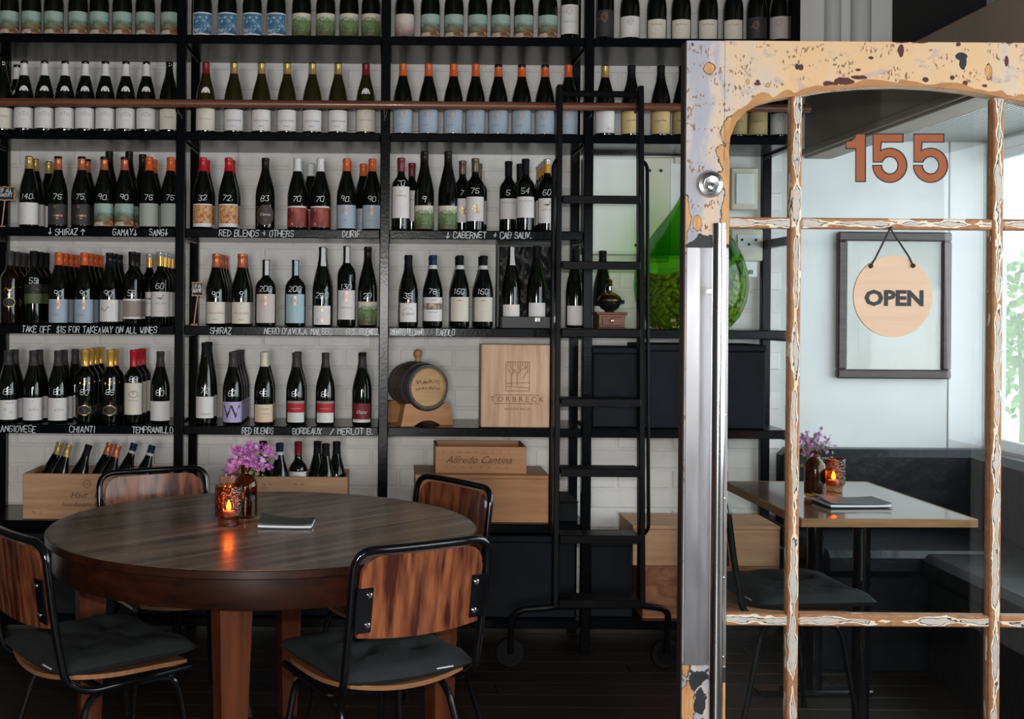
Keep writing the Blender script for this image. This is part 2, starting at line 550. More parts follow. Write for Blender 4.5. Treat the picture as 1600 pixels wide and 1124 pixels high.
# paint layers flaking off the old door
def flaked(name):
    m = pmat(name, (.8, .6, .4), .55)
    g = G(m)
    v = g.coord((1, 1, 1))
    # paint coat: cream with blue-grey and white scuffs
    sc_ = g.coord((1, 1, .35))
    xs = g.sep(v)
    scuff = g.noise(sc_, 9, 5, .65, .3)
    # greyer towards the lock stile, creamier along the head rail
    side = g.math('MULTIPLY', g.math('SUBTRACT', .92, xs[0]), 1.5)
    side = g.math('MINIMUM', g.math('MAXIMUM', side, -.12), .16)
    coat = g.ramp(g.math('ADD', scuff, side), [(.34, (.72, .47, .25)), (.48, (.70, .50, .31)), (.57, (.60, .50, .43)), (.66, (.40, .40, .44)), (.76, (.36, .37, .42)), (.86, (.56, .52, .50))])
    lil = g.noise(g.coord((1, 1, 1.4), False, (5, 3, 1)), 26, 3)
    coat = g.mix(g.ramp(lil, [(.60, (0, 0, 0)), (.66, (.55, .55, .55))]), coat, (.42, .34, .40))
    scr = g.noise(g.coord((2.2, 1, 1), False, (9, 1, 2)), 95, 2, .4)
    scr2 = g.noise(g.coord((1, 1, 2.2), False, (1, 1, 8)), 16, 1, .4)
    k = g.math('MULTIPLY', g.ramp(scr, [(.58, (0, 0, 0)), (.61, (1, 1, 1))]), g.ramp(scr2, [(.52, (0, 0, 0)), (.57, (1, 1, 1))]))
    coat = g.mix(k, coat, (.25, .14, .09))
    # bare timber where the coat is gone, dark broken edge around it
    wd = g.ramp(g.noise(g.coord((9, 9, 1)), 16, 5, .6, .5), [(.3, (.46, .21, .07)), (.7, (.70, .40, .16))])
    rag = g.noise(g.coord((1, 1, .8), False, (3, 2, 6)), 42, 5, .65, .2)
    rag2 = g.noise(g.coord((1, 1, 1), False, (8, 2, 3)), 17, 2, .5)
    def worn(spots, amp=1.3):
        out = None
        for px, py, rx, ry in spots:
            q = at(px, py, 2.87)
            dx = g.math('DIVIDE', g.math('SUBTRACT', xs[0], q.x), rx / 645.0)
            dz = g.math('DIVIDE', g.math('SUBTRACT', xs[2], q.z), ry / 645.0)
            d2 = g.math('SQRT', g.math('ADD', g.math('MULTIPLY', dx, dx), g.math('MULTIPLY', dz, dz)))
            out = d2 if out is None else g.math('MINIMUM', out, d2)
        return g.math('ADD', out, g.math('ADD', g.math('MULTIPLY', g.math('SUBTRACT', rag, .5), amp), g.math('MULTIPLY', g.math('SUBTRACT', rag2, .5), 2.6)))
    WOOD = [(1140, 262, 22, 40), (1142, 330, 15, 60), (1140, 375, 11, 40), (1108, 104, 8, 10), (1090, 350, 5, 9), (1070, 335, 7, 24), (1069, 378, 6, 18), (1139, 205, 12, 22), (1128, 238, 10, 12),
            (1066, 180, 3, 14), (1067, 110, 3, 9), (1066, 250, 3, 12), (1073, 1090, 12, 60), (1130, 1085, 10, 50), (1545, 112, 5, 11), (1168, 128, 3, 4), (1200, 133, 3, 3)]
    cw = worn(WOOD)
    a = g.ramp(cw, [(.96, (1, 1, 1)), (.98, (0, 0, 0))])
    edge = g.ramp(cw, [(.94, (0, 0, 0)), (.96, (1, 1, 1)), (1.0, (1, 1, 1)), (1.0, (1, 1, 1))])
    edge = g.math('MULTIPLY', g.math('GREATER_THAN', cw, .955), g.math('LESS_THAN', cw, 1.09))
    c = g.mix(a, coat, wd)
    c = g.mix(edge, c, (.07, .05, .045))
    MAR = [(1298, 132, 14, 6), (1318, 127, 20, 6), (1342, 121, 14, 4), (1408, 80, 4, 9), (1408, 64, 12, 3), (1440, 64, 17, 3.5), (1184, 127, 3, 2), (1183, 131, 5, 2), (1573, 95, 3, 10), (1446, 124, 5, 4), (1488, 121, 4, 4),
           (1361, 90, 4, 2.5), (1341, 109, 4, 2), (1251, 105, 4, 4), (1538, 134, 5, 3), (1508, 130, 4, 4), (1498, 69, 4, 3), (1577, 66, 6, 3), (1082, 69, 2, 3)]
    cm = worn(MAR, 1.3)
    c = g.mix(g.math('LESS_THAN', cm, .95), c, (.085, .014, .014))
    cd = worn([(1503, 88, 7, 5), (1505, 98, 5, 9), (1245, 104, 3, 5), (1105, 380, 30, 14), (1082, 383, 14, 8), (1140, 388, 22, 9), (1085, 1062, 20, 22), (1120, 1054, 22, 12), (1095, 1095, 10, 34)], 1.1)
    c = g.mix(g.math('LESS_THAN', cd, .9), c, (.018, .02, .025))
    g.base(c)
    g.bump(g.math('ADD', g.math('MULTIPLY', a, -1.0), g.math('MULTIPLY', scuff, .3)), .5, .0015)
    return m


def muntin_mat(name, across, along):
    """bare wood with a ragged stripe of old paint layers down the middle"""
    m = pmat(name, (.4, .2, .1), .55)
    g = G(m)
    v = g.coord((1, 1, 1), True)
    raw = g.new('ShaderNodeTexCoord').outputs['Object']
    t = g.sep(raw)[across]
    s1 = [3, 3, 3]; s1[along] = 1.0
    n1 = g.noise(g.coord(tuple(s1), True), 12, 3, .5)
    d = g.math('DIVIDE', g.math('ABSOLUTE', t), .0125)
    val = g.math('ADD', d, g.math('MULTIPLY', g.math('SUBTRACT', n1, .475), 3.4))
    wd = g.ramp(g.noise(v, 60, 4), [(.3, (.27, .115, .045)), (.7, (.43, .21, .09))])
    inner = g.ramp(g.noise(v, 50, 3), [(.30, (.09, .02, .02)), (.33, (.46, .43, .41)), (.55, (.56, .50, .44)), (.68, (.62, .38, .26))])
    isp = g.ramp(val, [(.66, (1, 1, 1)), (.68, (0, 0, 0))])
    wh = g.ramp(val, [(.40, (0, 0, 0)), (.42, (1, 1, 1)), (.66, (1, 1, 1)), (.68, (0, 0, 0))])
    ed = g.ramp(val, [(.30, (0, 0, 0)), (.32, (1, 1, 1)), (.40, (1, 1, 1)), (.42, (0, 0, 0))])
    c = g.mix(isp, wd, inner)
    c = g.mix(wh, c, (.76, .66, .52))
    c = g.mix(ed, c, (.05, .04, .04))
    g.base(c)
    return m


M['flaked'] = flaked('flaked_cream_door_paint')
M['muntin_v'] = muntin_mat('stripped_upright_bar', 0, 2)
M['muntin_h'] = muntin_mat('stripped_cross_bar', 2, 0)
M['bare_arch'] = wood('bare_orange_timber', (.36, .15, .05), (.54, .27, .10), 'x', 8, .55, 0, False, 5)
M['door_edge'] = pmat('dark_door_edge', (.03, .02, .016), .6)
M['steel'] = pmat('brushed_stainless', (.50, .49, .51), .3, 1)
g = G(M['steel'])
g.rough(g.ramp(g.noise(g.coord((1, 1, .25)), 22, 4), [(.3, (.28,) * 3), (.7, (.36,) * 3)]))
M['steel_bar'] = pmat('polished_stainless', (.72, .72, .73), .17, 1)
M['pane'] = clear_glass('door_pane_glass', (.93, .95, .95), 1.0, .015)
M['leather'] = pmat('black_bench_leather', (.006, .0075, .010), .36, 0, 0, .35)
g = G(M['leather'])
g.bump(g.noise(g.coord((1, 1, 1)), 6, 4), .5, .02)
M['laminate'] = pmat('dark_brown_laminate', (.10, .058, .036), .16, 0, .3)
M['edge_oak'] = wood('oak_table_edge', (.17, .08, .025), (.34, .18, .065), 'x', 5, .5)
M['green_glass'] = clear_glass('green_demijohn_glass', (.46, .74, .22), .9, .03)
M['green_inner'] = clear_glass('green_inner_wall', (.62, .90, .55), .4, .05)
M['amber_glass'] = clear_glass('amber_bottle_glass', (.72, .50, .20), 1.0, .03)
M['candle_glass'] = clear_glass('amber_pebbled_glass', (.70, .42, .22), 1.4, .08, 150)
M['cork'] = noisy('cork', (.34, .22, .10), (.56, .40, .21), 40, (1, 1, 1), .8, 4, .3, .7, 0, .3, True)
M['flame'] = pmat('candle_flame', (1, .4, .05), .5, 0, 0, None, (1.0, .42, .06), 22)
M['wax'] = pmat('tealight_wax', (.7, .5, .35), .5)
M['menu'] = noisy('green_grey_leather', (.035, .044, .038), (.062, .072, .062), 14, (1, 1, 1), .5, 5, .3, .7, 0, .4)
M['paper'] = pmat('white_paper', (.74, .75, .8), .6)
M['petal'] = noisy('purple_petals', (.36, .07, .34), (.66, .24, .62), 60, (1, 1, 1), .6, 2)
M['petal2'] = pmat('pale_lilac_petals', (.62, .42, .66), .6)
M['stem'] = pmat('green_flower_stems', (.16, .22, .07), .6)
M['brass'] = pmat('aged_brass', (.42, .27, .10), .3, 1)
M['iron'] = pmat('black_cast_iron', (.01, .01, .01), .25)
M['grinder'] = wood('red_brown_mill_wood', (.12, .04, .02), (.26, .10, .05), 'x', 5, .4)
M['stave'] = wood('dark_barrel_stave', (.055, .035, .022), (.13, .085, .052), 'x', 5, .55)
M['hoop'] = pmat('grey_steel_hoop', (.09, .095, .105), .5, .3)
M['head'] = wood('pale_oak_head', (.40, .22, .08), (.60, .38, .17), 'x', 4, .55, 0, False, 8)
M['rail_wood'] = wood('brown_rail', (.10, .035, .018), (.24, .095, .05), 'x', 3, .35, .2)
M['panel_white'] = pmat('white_enamel', (.70, .71, .69), .35)
M['panel_cream'] = pmat('cream_enamel', (.56, .53, .43), .45)
M['grey_pillar'] = pmat('grey_painted_steel', (.22, .22, .215), .45)
M['satin'] = noisy('black_satin', (.005, .005, .006), (.012, .012, .013), 9, (1, 1, 1), .4, 3, .3, .7, 0, .5)
M['satin'].node_tree.nodes['Principled BSDF'].inputs['Specular IOR Level'].default_value = .2
M['case'] = wood('black_stained_case', (.008, .008, .010), (.02, .02, .023), 'x', 6, .45)
M['frame_dark'] = wood('dark_brown_frame', (.035, .022, .02), (.075, .05, .044), 'x', 5, .4)
M['print'] = pmat('cream_print', (.62, .61, .53), .6)
M['open_wood'] = wood('pale_beech_sign', (.60, .40, .26), (.70, .50, .35), 'x', 2.5, .5, 0, False, 18)
M['dark_ink'] = pmat('black_lettering', (.02, .022, .02), .6)
M['orange_vinyl'] = pmat('orange_vinyl', (.31, .072, .012), .5)
M['black_vinyl'] = pmat('black_vinyl', (.015, .010, .008), .5)
M['cord'] = pmat('black_cord', (.012, .012, .012), .7)
M['leaf'] = noisy('bright_garden_leaves', (.10, .24, .04), (.32, .5, .14), 6, (1, 1, 1), .6, 2)
M['pavement'] = pmat('pale_pavement', (.6, .6, .58), .8)
M['rubber'] = pmat('black_rubber', (.005, .005, .005), .7, 0, 0, .15)
M['slate'] = pmat('black_slate', (.012, .012, .014), .7)
M['tin'] = pmat('white_pressed_ceiling', (.62, .61, .57), .5)
g = G(M['tin'])
xy = g.sep(g.coord((1, 1, 1)))
hh = g.math('MULTIPLY', g.math('SINE', g.math('MULTIPLY', g.math('ADD', xy[0], xy[1]), 150)), g.math('SINE', g.math('MULTIPLY', g.math('SUBTRACT', xy[0], xy[1]), 150)))
g.bump(hh, 1.0, .012)

# ------------------------------------------------------------------ lettering
GLY = {'A': '002640;1232', 'B': '000636454433;033342413000', 'C': '4536160501103041', 'D': '00062644422000', 'E': '46060040;0333',
       'F': '460600;0333', 'G': '45361605011030414323', 'H': '0006;4046;0343', 'I': '2026', 'J': '4641301001', 'K': '0006;460340',
       'L': '060040', 'M': '0006234640', 'N': '00064046', 'O': '160501103041453616', 'P': '00063645443303', 'Q': '160501103041453616;2240',
       'R': '00063645443303;2340', 'S': '453616050413334241301001', 'T': '0646;2620', 'U': '060110304146', 'V': '062046', 'W': '0610233046',
       'X': '0046;0640', 'Y': '062346;2320', 'Z': '06460040', '0': '160501103041453616', '1': '152620', '2': '051636454440'.replace('4440', '440040'),
       '3': '064623334241301001', '4': '30360242', '5': '460603334241301001', '6': '46160401103041423303', '7': '064610',
       '8': '1636454433130201103041423313040516', '9': '443313040516364530', '$': '453616050413334241301001;2027', '&': '2125;0343',
       "'": '1614', '.': '2021', '/': '0046', '|': '2026;022042', '^': '2026;042644', '-': '0343', '%': '0046'}


def handwriting(text, h, rnd=.35, slant=.08, gap=1.35):
    """polylines of chalk-pen capitals, baseline at 0, starting at x = 0; returns lines, width"""
    rg = random.Random(sum(ord(c) * (i + 3) for i, c in enumerate(text)))
    s = h / 6.0
    x, out = 0.0, []
    for ch in text:
        if ch == ' ':
            x += 3.6 * s
            continue
        gl = GLY.get(ch, '0343')
        wd = 1.6 if ch in "I1'." else 4.0
        ox = -1.2 if ch in "I1'." else 0
        dy = rg.uniform(-.5, .5) * rnd * 2
        for part in gl.split(';'):
            l = []
            for i in range(0, len(part) - 1, 2):
                a, b = int(part[i]), int(part[i + 1])
                a += rg.uniform(-rnd, rnd) + ox
                b += rg.uniform(-rnd, rnd) + dy
                l.append((x + a * s + b * s * slant, b * s))
            out.append(l)
        x += (wd + gap) * s
    return out, x


_tx = {}


def text_polys(body, size, shear=0.0, bold=0.0):
    """flat filled letters of the built-in font, centred: list of (verts, faces)"""
    k = (body, size, shear, bold)
    if k in _tx:
        return _tx[k]
    cu = bpy.data.curves.new('lettering', 'FONT')
    cu.body = body
    cu.size = size
    cu.shear = shear
    cu.offset = bold
    cu.align_x = 'CENTER'
    cu.align_y = 'CENTER'
    cu.resolution_u = 2
    o = bpy.data.objects.new('lettering_tmp', cu)
    C.objects.link(o)
    bpy.context.view_layer.update()
    me = o.evaluated_get(bpy.context.evaluated_depsgraph_get()).to_mesh()
    r = ([tuple(v.co[:2]) for v in me.vertices], [tuple(p.vertices) for p in me.polygons])
    o.to_mesh_clear()
    bpy.data.objects.remove(o)
    bpy.data.curves.remove(cu)
    _tx[k] = r
    return r


def flat_text(mb, body, size, fn, shear=0.0, bold=0.0):
    vs, fs = text_polys(body, size, shear, bold)
    return mb.add([fn(x, y) for x, y in vs], fs)


# ------------------------------------------------------------------ the room
YW = 5.20      # face of the back wall
XR, XL, ZC = 2.60, -3.0, 3.3
fo = struct(MB().box(((XL + XR) / 2, 1.35, -.06), (XR - XL + .2, 8.2, .06)).obj('floor', M['dark_plaster']))
pw = .135
pm = [MB().box((0, 0, 0), (2.0 - .003, pw - .003, .028), .002).mesh('plank', M['plank']) for _ in range(1)]
row = 0
y = 1.6
while y < YW:
    off = (row * .73) % 2.0
    x = XL - off
    while x < XR:
        cx0, cx1 = max(x, XL), min(x + 2.0, XR)
        if cx1 - cx0 > .1:
            o = put('plank', pm[0], fo, ((cx0 + cx1) / 2, y + pw / 2, -.014), (0, 0, 0), ((cx1 - cx0) / 2.0, 1, 1))
        x += 2.0
    y += pw
    row += 1
MB().box(((XL + XR) / 2, -.6, -.015), (XR - XL, 4.39, .03)).obj('threshold_boards', M['plank'], fo)

wb = struct(MB().box(((XL + XR) / 2, YW + .06, ZC / 2), (XR - XL + .2, .11, ZC)).obj('wall_back', M['mortar']))
# painted bricks, each proud of the joints
bp_, bh = .240, .0875
bms = []
for i in range(4):
    bms.append(MB().box((0, 0, 0), (bp_ - .011, .012, bh - .010), .004).mesh('brick', M['brick']))
rest = MB()
nb = 0
rg = random.Random(3)
for c in range(36):
    zc = .045 + c * bh
    off = (c % 2) * bp_ / 2
    x = -2.0 - off
    while x < 1.74:
        xc = x + bp_ / 2
        if xc + bp_ / 2 < 1.76 and zc < 3.2:
            dy = rg.uniform(-.0012, .0012)
            if -1.75 < xc < .86 and .5 < zc < 2.62 and nb < 296:
                put('brick', bms[nb % 4], wb, (xc, YW + .0075 + dy, zc), (0, rg.uniform(-.004, .004), 0))
                nb += 1
            else:
                rest.box((xc, YW + .0075 + dy, zc), (bp_ - .011, .012, bh - .010), .004)
        x += bp_
o = rest.obj('bricks', M['brick'], wb)
o['kind'] = 'stuff'
# boarded end of the back wall behind the booth
for x0, x1 in ((1.77, 2.445), (2.449, XR)):
    MB().box(((x0 + x1) / 2, YW - .002, 1.075), (x1 - x0 - .003, .012, 2.15), .002).obj('panel', M['white_board'], wb)
MB().box((1.98, YW - .002, 2.74), (.42, .012, 1.16), .002).obj('panel', M['white_board'], wb)
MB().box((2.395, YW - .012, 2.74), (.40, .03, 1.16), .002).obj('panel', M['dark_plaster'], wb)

struct(MB().box((XL - .05, 1.35, ZC / 2), (.1, 8.0, ZC)).obj('wall_left', M['plaster']))
struct(MB().box(((XL + XR) / 2, 1.35, ZC + .05), (XR - XL + .2, 8.2, .1)).obj('ceiling', M['plaster']))
# right wall with the long side window
wz0, wz1, wy0, wy1 = .82, 2.10, .5, 5.19
mb = MB()
ym = (wy0 + 5.35) / 2
mb.box((XR + .05, ym, wz0 / 2), (.1, 5.35 - wy0, wz0))
mb.box((XR + .05, ym, (wz1 + ZC) / 2), (.1, 5.35 - wy0, ZC - wz1))
mb.box((XR + .05, (wy1 + 5.35) / 2, (wz0 + wz1) / 2), (.1, 5.35 - wy1, wz1 - wz0))
struct(MB().box((XR + .05, (wy0 - 2.65) / 2, ZC / 2), (.1, wy0 + 2.65, ZC)).obj('wall_side', M['dark_plaster']))
struct(mb.obj('wall_right', M['white_board']))
wi = struct(thing('window_1', 'long side window onto the street', 'window'))
del wi['label'], wi['category']
for yy in (wy0 + .02, 1.8, 3.4, wy1 - .008):
    MB().box((XR + .025, yy, (wz0 + wz1) / 2), (.03, .04 if yy < 5 else .016, wz1 - wz0), .004).obj('window_post', M['panel_white'], wi)
for zz in (wz0 + .02, wz1 - .02):
    MB().box((XR + .025, (wy0 + wy1) / 2, zz), (.03, wy1 - wy0, .04), .004).obj('window_rail', M['panel_white'], wi)
for a, b in ((wy0, 1.8), (1.8, 3.4), (3.4, wy1)):
    MB().box((XR + .025, (a + b) / 2, (wz0 + wz1) / 2), (.005, b - a - .03, wz1 - wz0 - .03)).obj('pane', M['pane'], wi)
# wall behind the camera: shopfront opening and street door opening
mb = MB()
yb = -2.65
for x0, x1, z0, z1 in ((XL, -.9, 0, ZC), (-.9, .1, 0, .6), (-.9, .1, 1.9, ZC), (.1, 1.7, 0, ZC), (1.7, 2.26, 0, 1.05), (1.7, 2.26, 1.9, ZC), (2.26, XR + .1, 0, ZC)):
    mb.box(((x0 + x1) / 2, yb, (z0 + z1) / 2), (x1 - x0, .1, z1 - z0))
struct(mb.obj('wall_front', M['dark_plaster']))
# dropped bulkhead and low ceiling over the booth
struct(MB().box((1.87, 3.3, 2.205), (.12, 3.79, .27), .004).obj('trim_1', M['beam']))
struct(MB().box((1.868, 3.3, 2.095), (.15, 3.78, .03), .004).obj('trim_2', M['beam']))
struct(MB().box((2.26, 3.3, 2.165), (.67, 3.79, .03)).obj('trim_3', M['tin']))
# street outside
struct(MB().box((6.0, 2.5, -.1), (6.5, 12, .1)).obj('ground', M['pavement']))
mbl = MB()
rg = random.Random(5)
for bx in ((4.1, 7.7, 1.45), (4.6, 8.6, 1.1)):
    mbl = MB()
    for i in range(420):
        d = Vector((rg.gauss(0, 1), rg.gauss(0, 1), rg.gauss(0, 1))).normalized() * rg.uniform(.2, .42)
        n = Vector((rg.gauss(0, 1), rg.gauss(0, 1), rg.gauss(0, 1))).normalized()
        a = n.orthogonal().normalized() * .05
        b = n.cross(a).normalized() * .026
        c = Vector((0, 0, bx[2])) + d
        mbl.add([c - a, c - b, c + a, c + b], [(0, 1, 2, 3)])
    s = thing('street_shrub', 'sunlit %s green shrub outside the side window' % ('taller' if bx[2] > 1.3 else 'lower'), 'shrub', (bx[0], bx[1], -.05))
    mbl.obj('foliage', M['leaf'], s, smooth=0)['kind'] = 'stuff'
    MB().tube([(0, 0, 0), (.03, 0, bx[2] * .5), (0, .02, bx[2])], [.04, .03, .015], 8).obj('trunk', M['stem'], s)

# ------------------------------------------------------------------ black steel shelving
ZS = [2.505, 2.112, 1.718, 1.322, .917, .528, .139]
UX = [-1.687, -.856, -.026, .800, 1.635]
YF, YB = 4.80, 5.155
TH = .036
sh = thing('bottle_shelving', 'tall black steel wine shelving lettered along its shelf edges', 'shelving')
um = MB().box((0, 0, 0), (.038, .038, 3.1), .003).mesh('upright', M['black_paint'])
for x in UX:
    put('upright', um, sh, (x, YF + .019, 1.55))
    put('upright', um, sh, (x, YB + .012, 1.55))
for r_, z in enumerate(ZS):
    for b in range(4):
        if b == 3 and r_ in (2, 5):
            continue
        x0, x1 = UX[b] + .019, UX[b + 1] - .019
        MB().box(((x0 + x1) / 2, (YF + .004 + YB) / 2 + .012, z - TH / 2), (x1 - x0 - .002, YB - YF + .02, TH), .003).obj('shelf', M['black_paint'], sh)
    for x in UX:
        MB().box((x, (YF + YB) / 2 + .014, z - .028), (.03, YB - YF - .03, .036), .002).obj('side_rail', M['black_paint'], sh)
# writing on the shelf edges: text, first px, last px, row
for text, p0, p1, r_, ybase in (
        ('| SHIRAZ ^', 75, 133, 2, 368), ('GAMAY|', 176, 215, 2, 368), ('SANG|', 233, 263, 2, 368),
        ('RED BLENDS & OTHERS', 342, 460, 2, 368), ('DURIF', 535, 564, 2, 369), ('| CABERNET', 697, 761, 2, 373), ('& CAB SAUV.', 771, 832, 2, 374),
        ('TAKE OFF  $15 FOR TAKEAWAY ON ALL WINES', 34, 246, 3, 520), ('SHIRAZ', 328, 362, 3, 523), ("NERO D'AVOLA", 413, 480, 3, 524),
        ('MALBEC', 486, 519, 3, 523), ('GSB', 541, 557, 3, 524), ('BLENDS.', 562, 593, 3, 525), ('MONTEPULCIANO', 612, 663, 3, 523), ('BAROLO', 682, 711, 3, 527),
        ('SANGIOVESE', -6, 57, 4, 672), ('CHIANTI', 108, 150, 4, 672), ('TEMPRANILLO', 206, 271, 4, 674), ('RED BLENDS', 378, 428, 4, 676),
        ('BORDEAUX', 457, 503, 4, 677), ('/ MERLOT B.', 516, 584, 4, 677)):
    h = .025
    ln, w = handwriting(text, h, .38, .1)
    a, b = at(p0, ybase, YF), at(p1, ybase, YF)
    z = ZS[r_] - TH / 2 - h / 2
    k = (b.x - a.x) / w
    ln = [[(a.x + x * k, z + zz) for x, zz in l] for l in ln]
    MB().strokes(ln, .0034 if k > .85 else .0026, lambda x, z: (x, YF + .0022 if abs(x - UX[2]) > .02 else YF - .002, z)).obj('chalk_lettering', M['chalk'], sh, smooth=0)

# brown rail in front of the second shelf, on brackets
rl = thing('ladder_rail', 'long brown round rail running across the second shelf', 'rail')
ra, rb = at(-60, 156, 4.70), at(1250, 172, 4.70)
zr = (ra.z + rb.z) / 2
MB().tube([(-1.75, 4.70, zr), (1.66, 4.70, zr)], .0165, 14).obj('pole', M['rail_wood'], rl)
for x in UX[1:]:
    MB().tube([(x, 4.80, zr - .03), (x, 4.72, zr - .03), (x, 4.70, zr - .012)], .006, 8).obj('bracket', M['black_tube'], rl)

# ------------------------------------------------------------------ bottles
PROF = {
    'burg': [(0, .003), (.031, 0), (.0385, .003), (.0400, .010), (.0400, .140), (.0385, .158), (.0345, .180), (.028, .204), (.0215, .226), (.0170, .246), (.0148, .262), (.0145, .284), (.0156, .286), (.0156, .295), (.013, .297), (0, .297)],
    'bord': [(0, .003), (.030, 0), (.0360, .003), (.0372, .010), (.0372, .186), (.0360, .197), (.031, .208), (.0225, .218), (.0165, .228), (.0145, .240), (.0142, .288), (.0154, .290), (.0154, .300), (.013, .302), (0, .302)],
    'flute': [(0, .003), (.030, 0), (.0370, .003), (.0380, .010), (.0380, .120), (.0368, .150), (.033, .190), (.0275, .228), (.021, .262), (.0165, .285), (.0148, .300), (.0146, .322), (.0156, .324), (.0156, .333), (0, .335)],
    'mag': [(0, .003), (.033, 0), (.0415, .003), (.0425, .010), (.0425, .155), (.0405, .170), (.034, .184), (.024, .194), (.0165, .202), (.0148, .212), (.0145, .262), (.0155, .264), (.0155, .274), (0, .276)],
    'tall': [(0, .003), (.030, 0), (.0368, .003), (.038, .010), (.038, .212), (.0365, .226), (.031, .240), (.022, .251), (.0165, .260), (.0148, .272), (.0145, .322), (.0155, .324), (.0155, .333), (0, .335)],
    'burgt': [(0, .003), (.031, 0), (.0385, .003), (.0400, .010), (.0400, .150), (.0385, .170), (.0345, .196), (.028, .224), (.0215, .250), (.0170, .275), (.0150, .293), (.0147, .316), (.0158, .318), (.0158, .328), (0, .330)]}


def rad(p, z):
    pr = PROF[p]
    for (r0, z0), (r1, z1) in zip(pr[2:], pr[3:]):
        if z0 <= z <= z1 and z1 > z0:
            return r0 + (r1 - r0) * (z - z0) / (z1 - z0)
    return pr[3][0]


def on_bottle(p, lift=.0009):
    def fn(x, z):
        r = rad(p, z) + lift
        a = -PI / 2 + x / max(r, .012)
        return (r * math.cos(a), r * math.sin(a), z)
    return fn


def patch(p, z0, z1, ha, lift=.0006, n=16, cx=0.0):
    mb = MB()
    zs = [z0 + (z1 - z0) * i / 3 for i in range(4)]
    prof = [(rad(p, z) + lift, z) for z in zs]
    mb.lathe(prof, n, None, -PI / 2 - ha + cx, -PI / 2 + ha + cx)
    return mb


def ring(p, z0, z1, lift):
    H = PROF[p][-1][1]
    zs = sorted(set([z0] + [z for _, z in PROF[p] if z0 < z < min(z1, H - .001)] + [min(z1, H)]))
    pr = [(rad(p, z0), z0)] + [(rad(p, z) + lift, z) for z in zs]
    if z1 >= H - .002:
        pr = [(r, z) for r, z in pr if z < H - .003] + [(.0156 + lift, H - .002), (.0135, H + lift), (0, H + lift)]
    else:
        pr.append((rad(p, z1), z1))
    return MB().lathe(pr, 18)


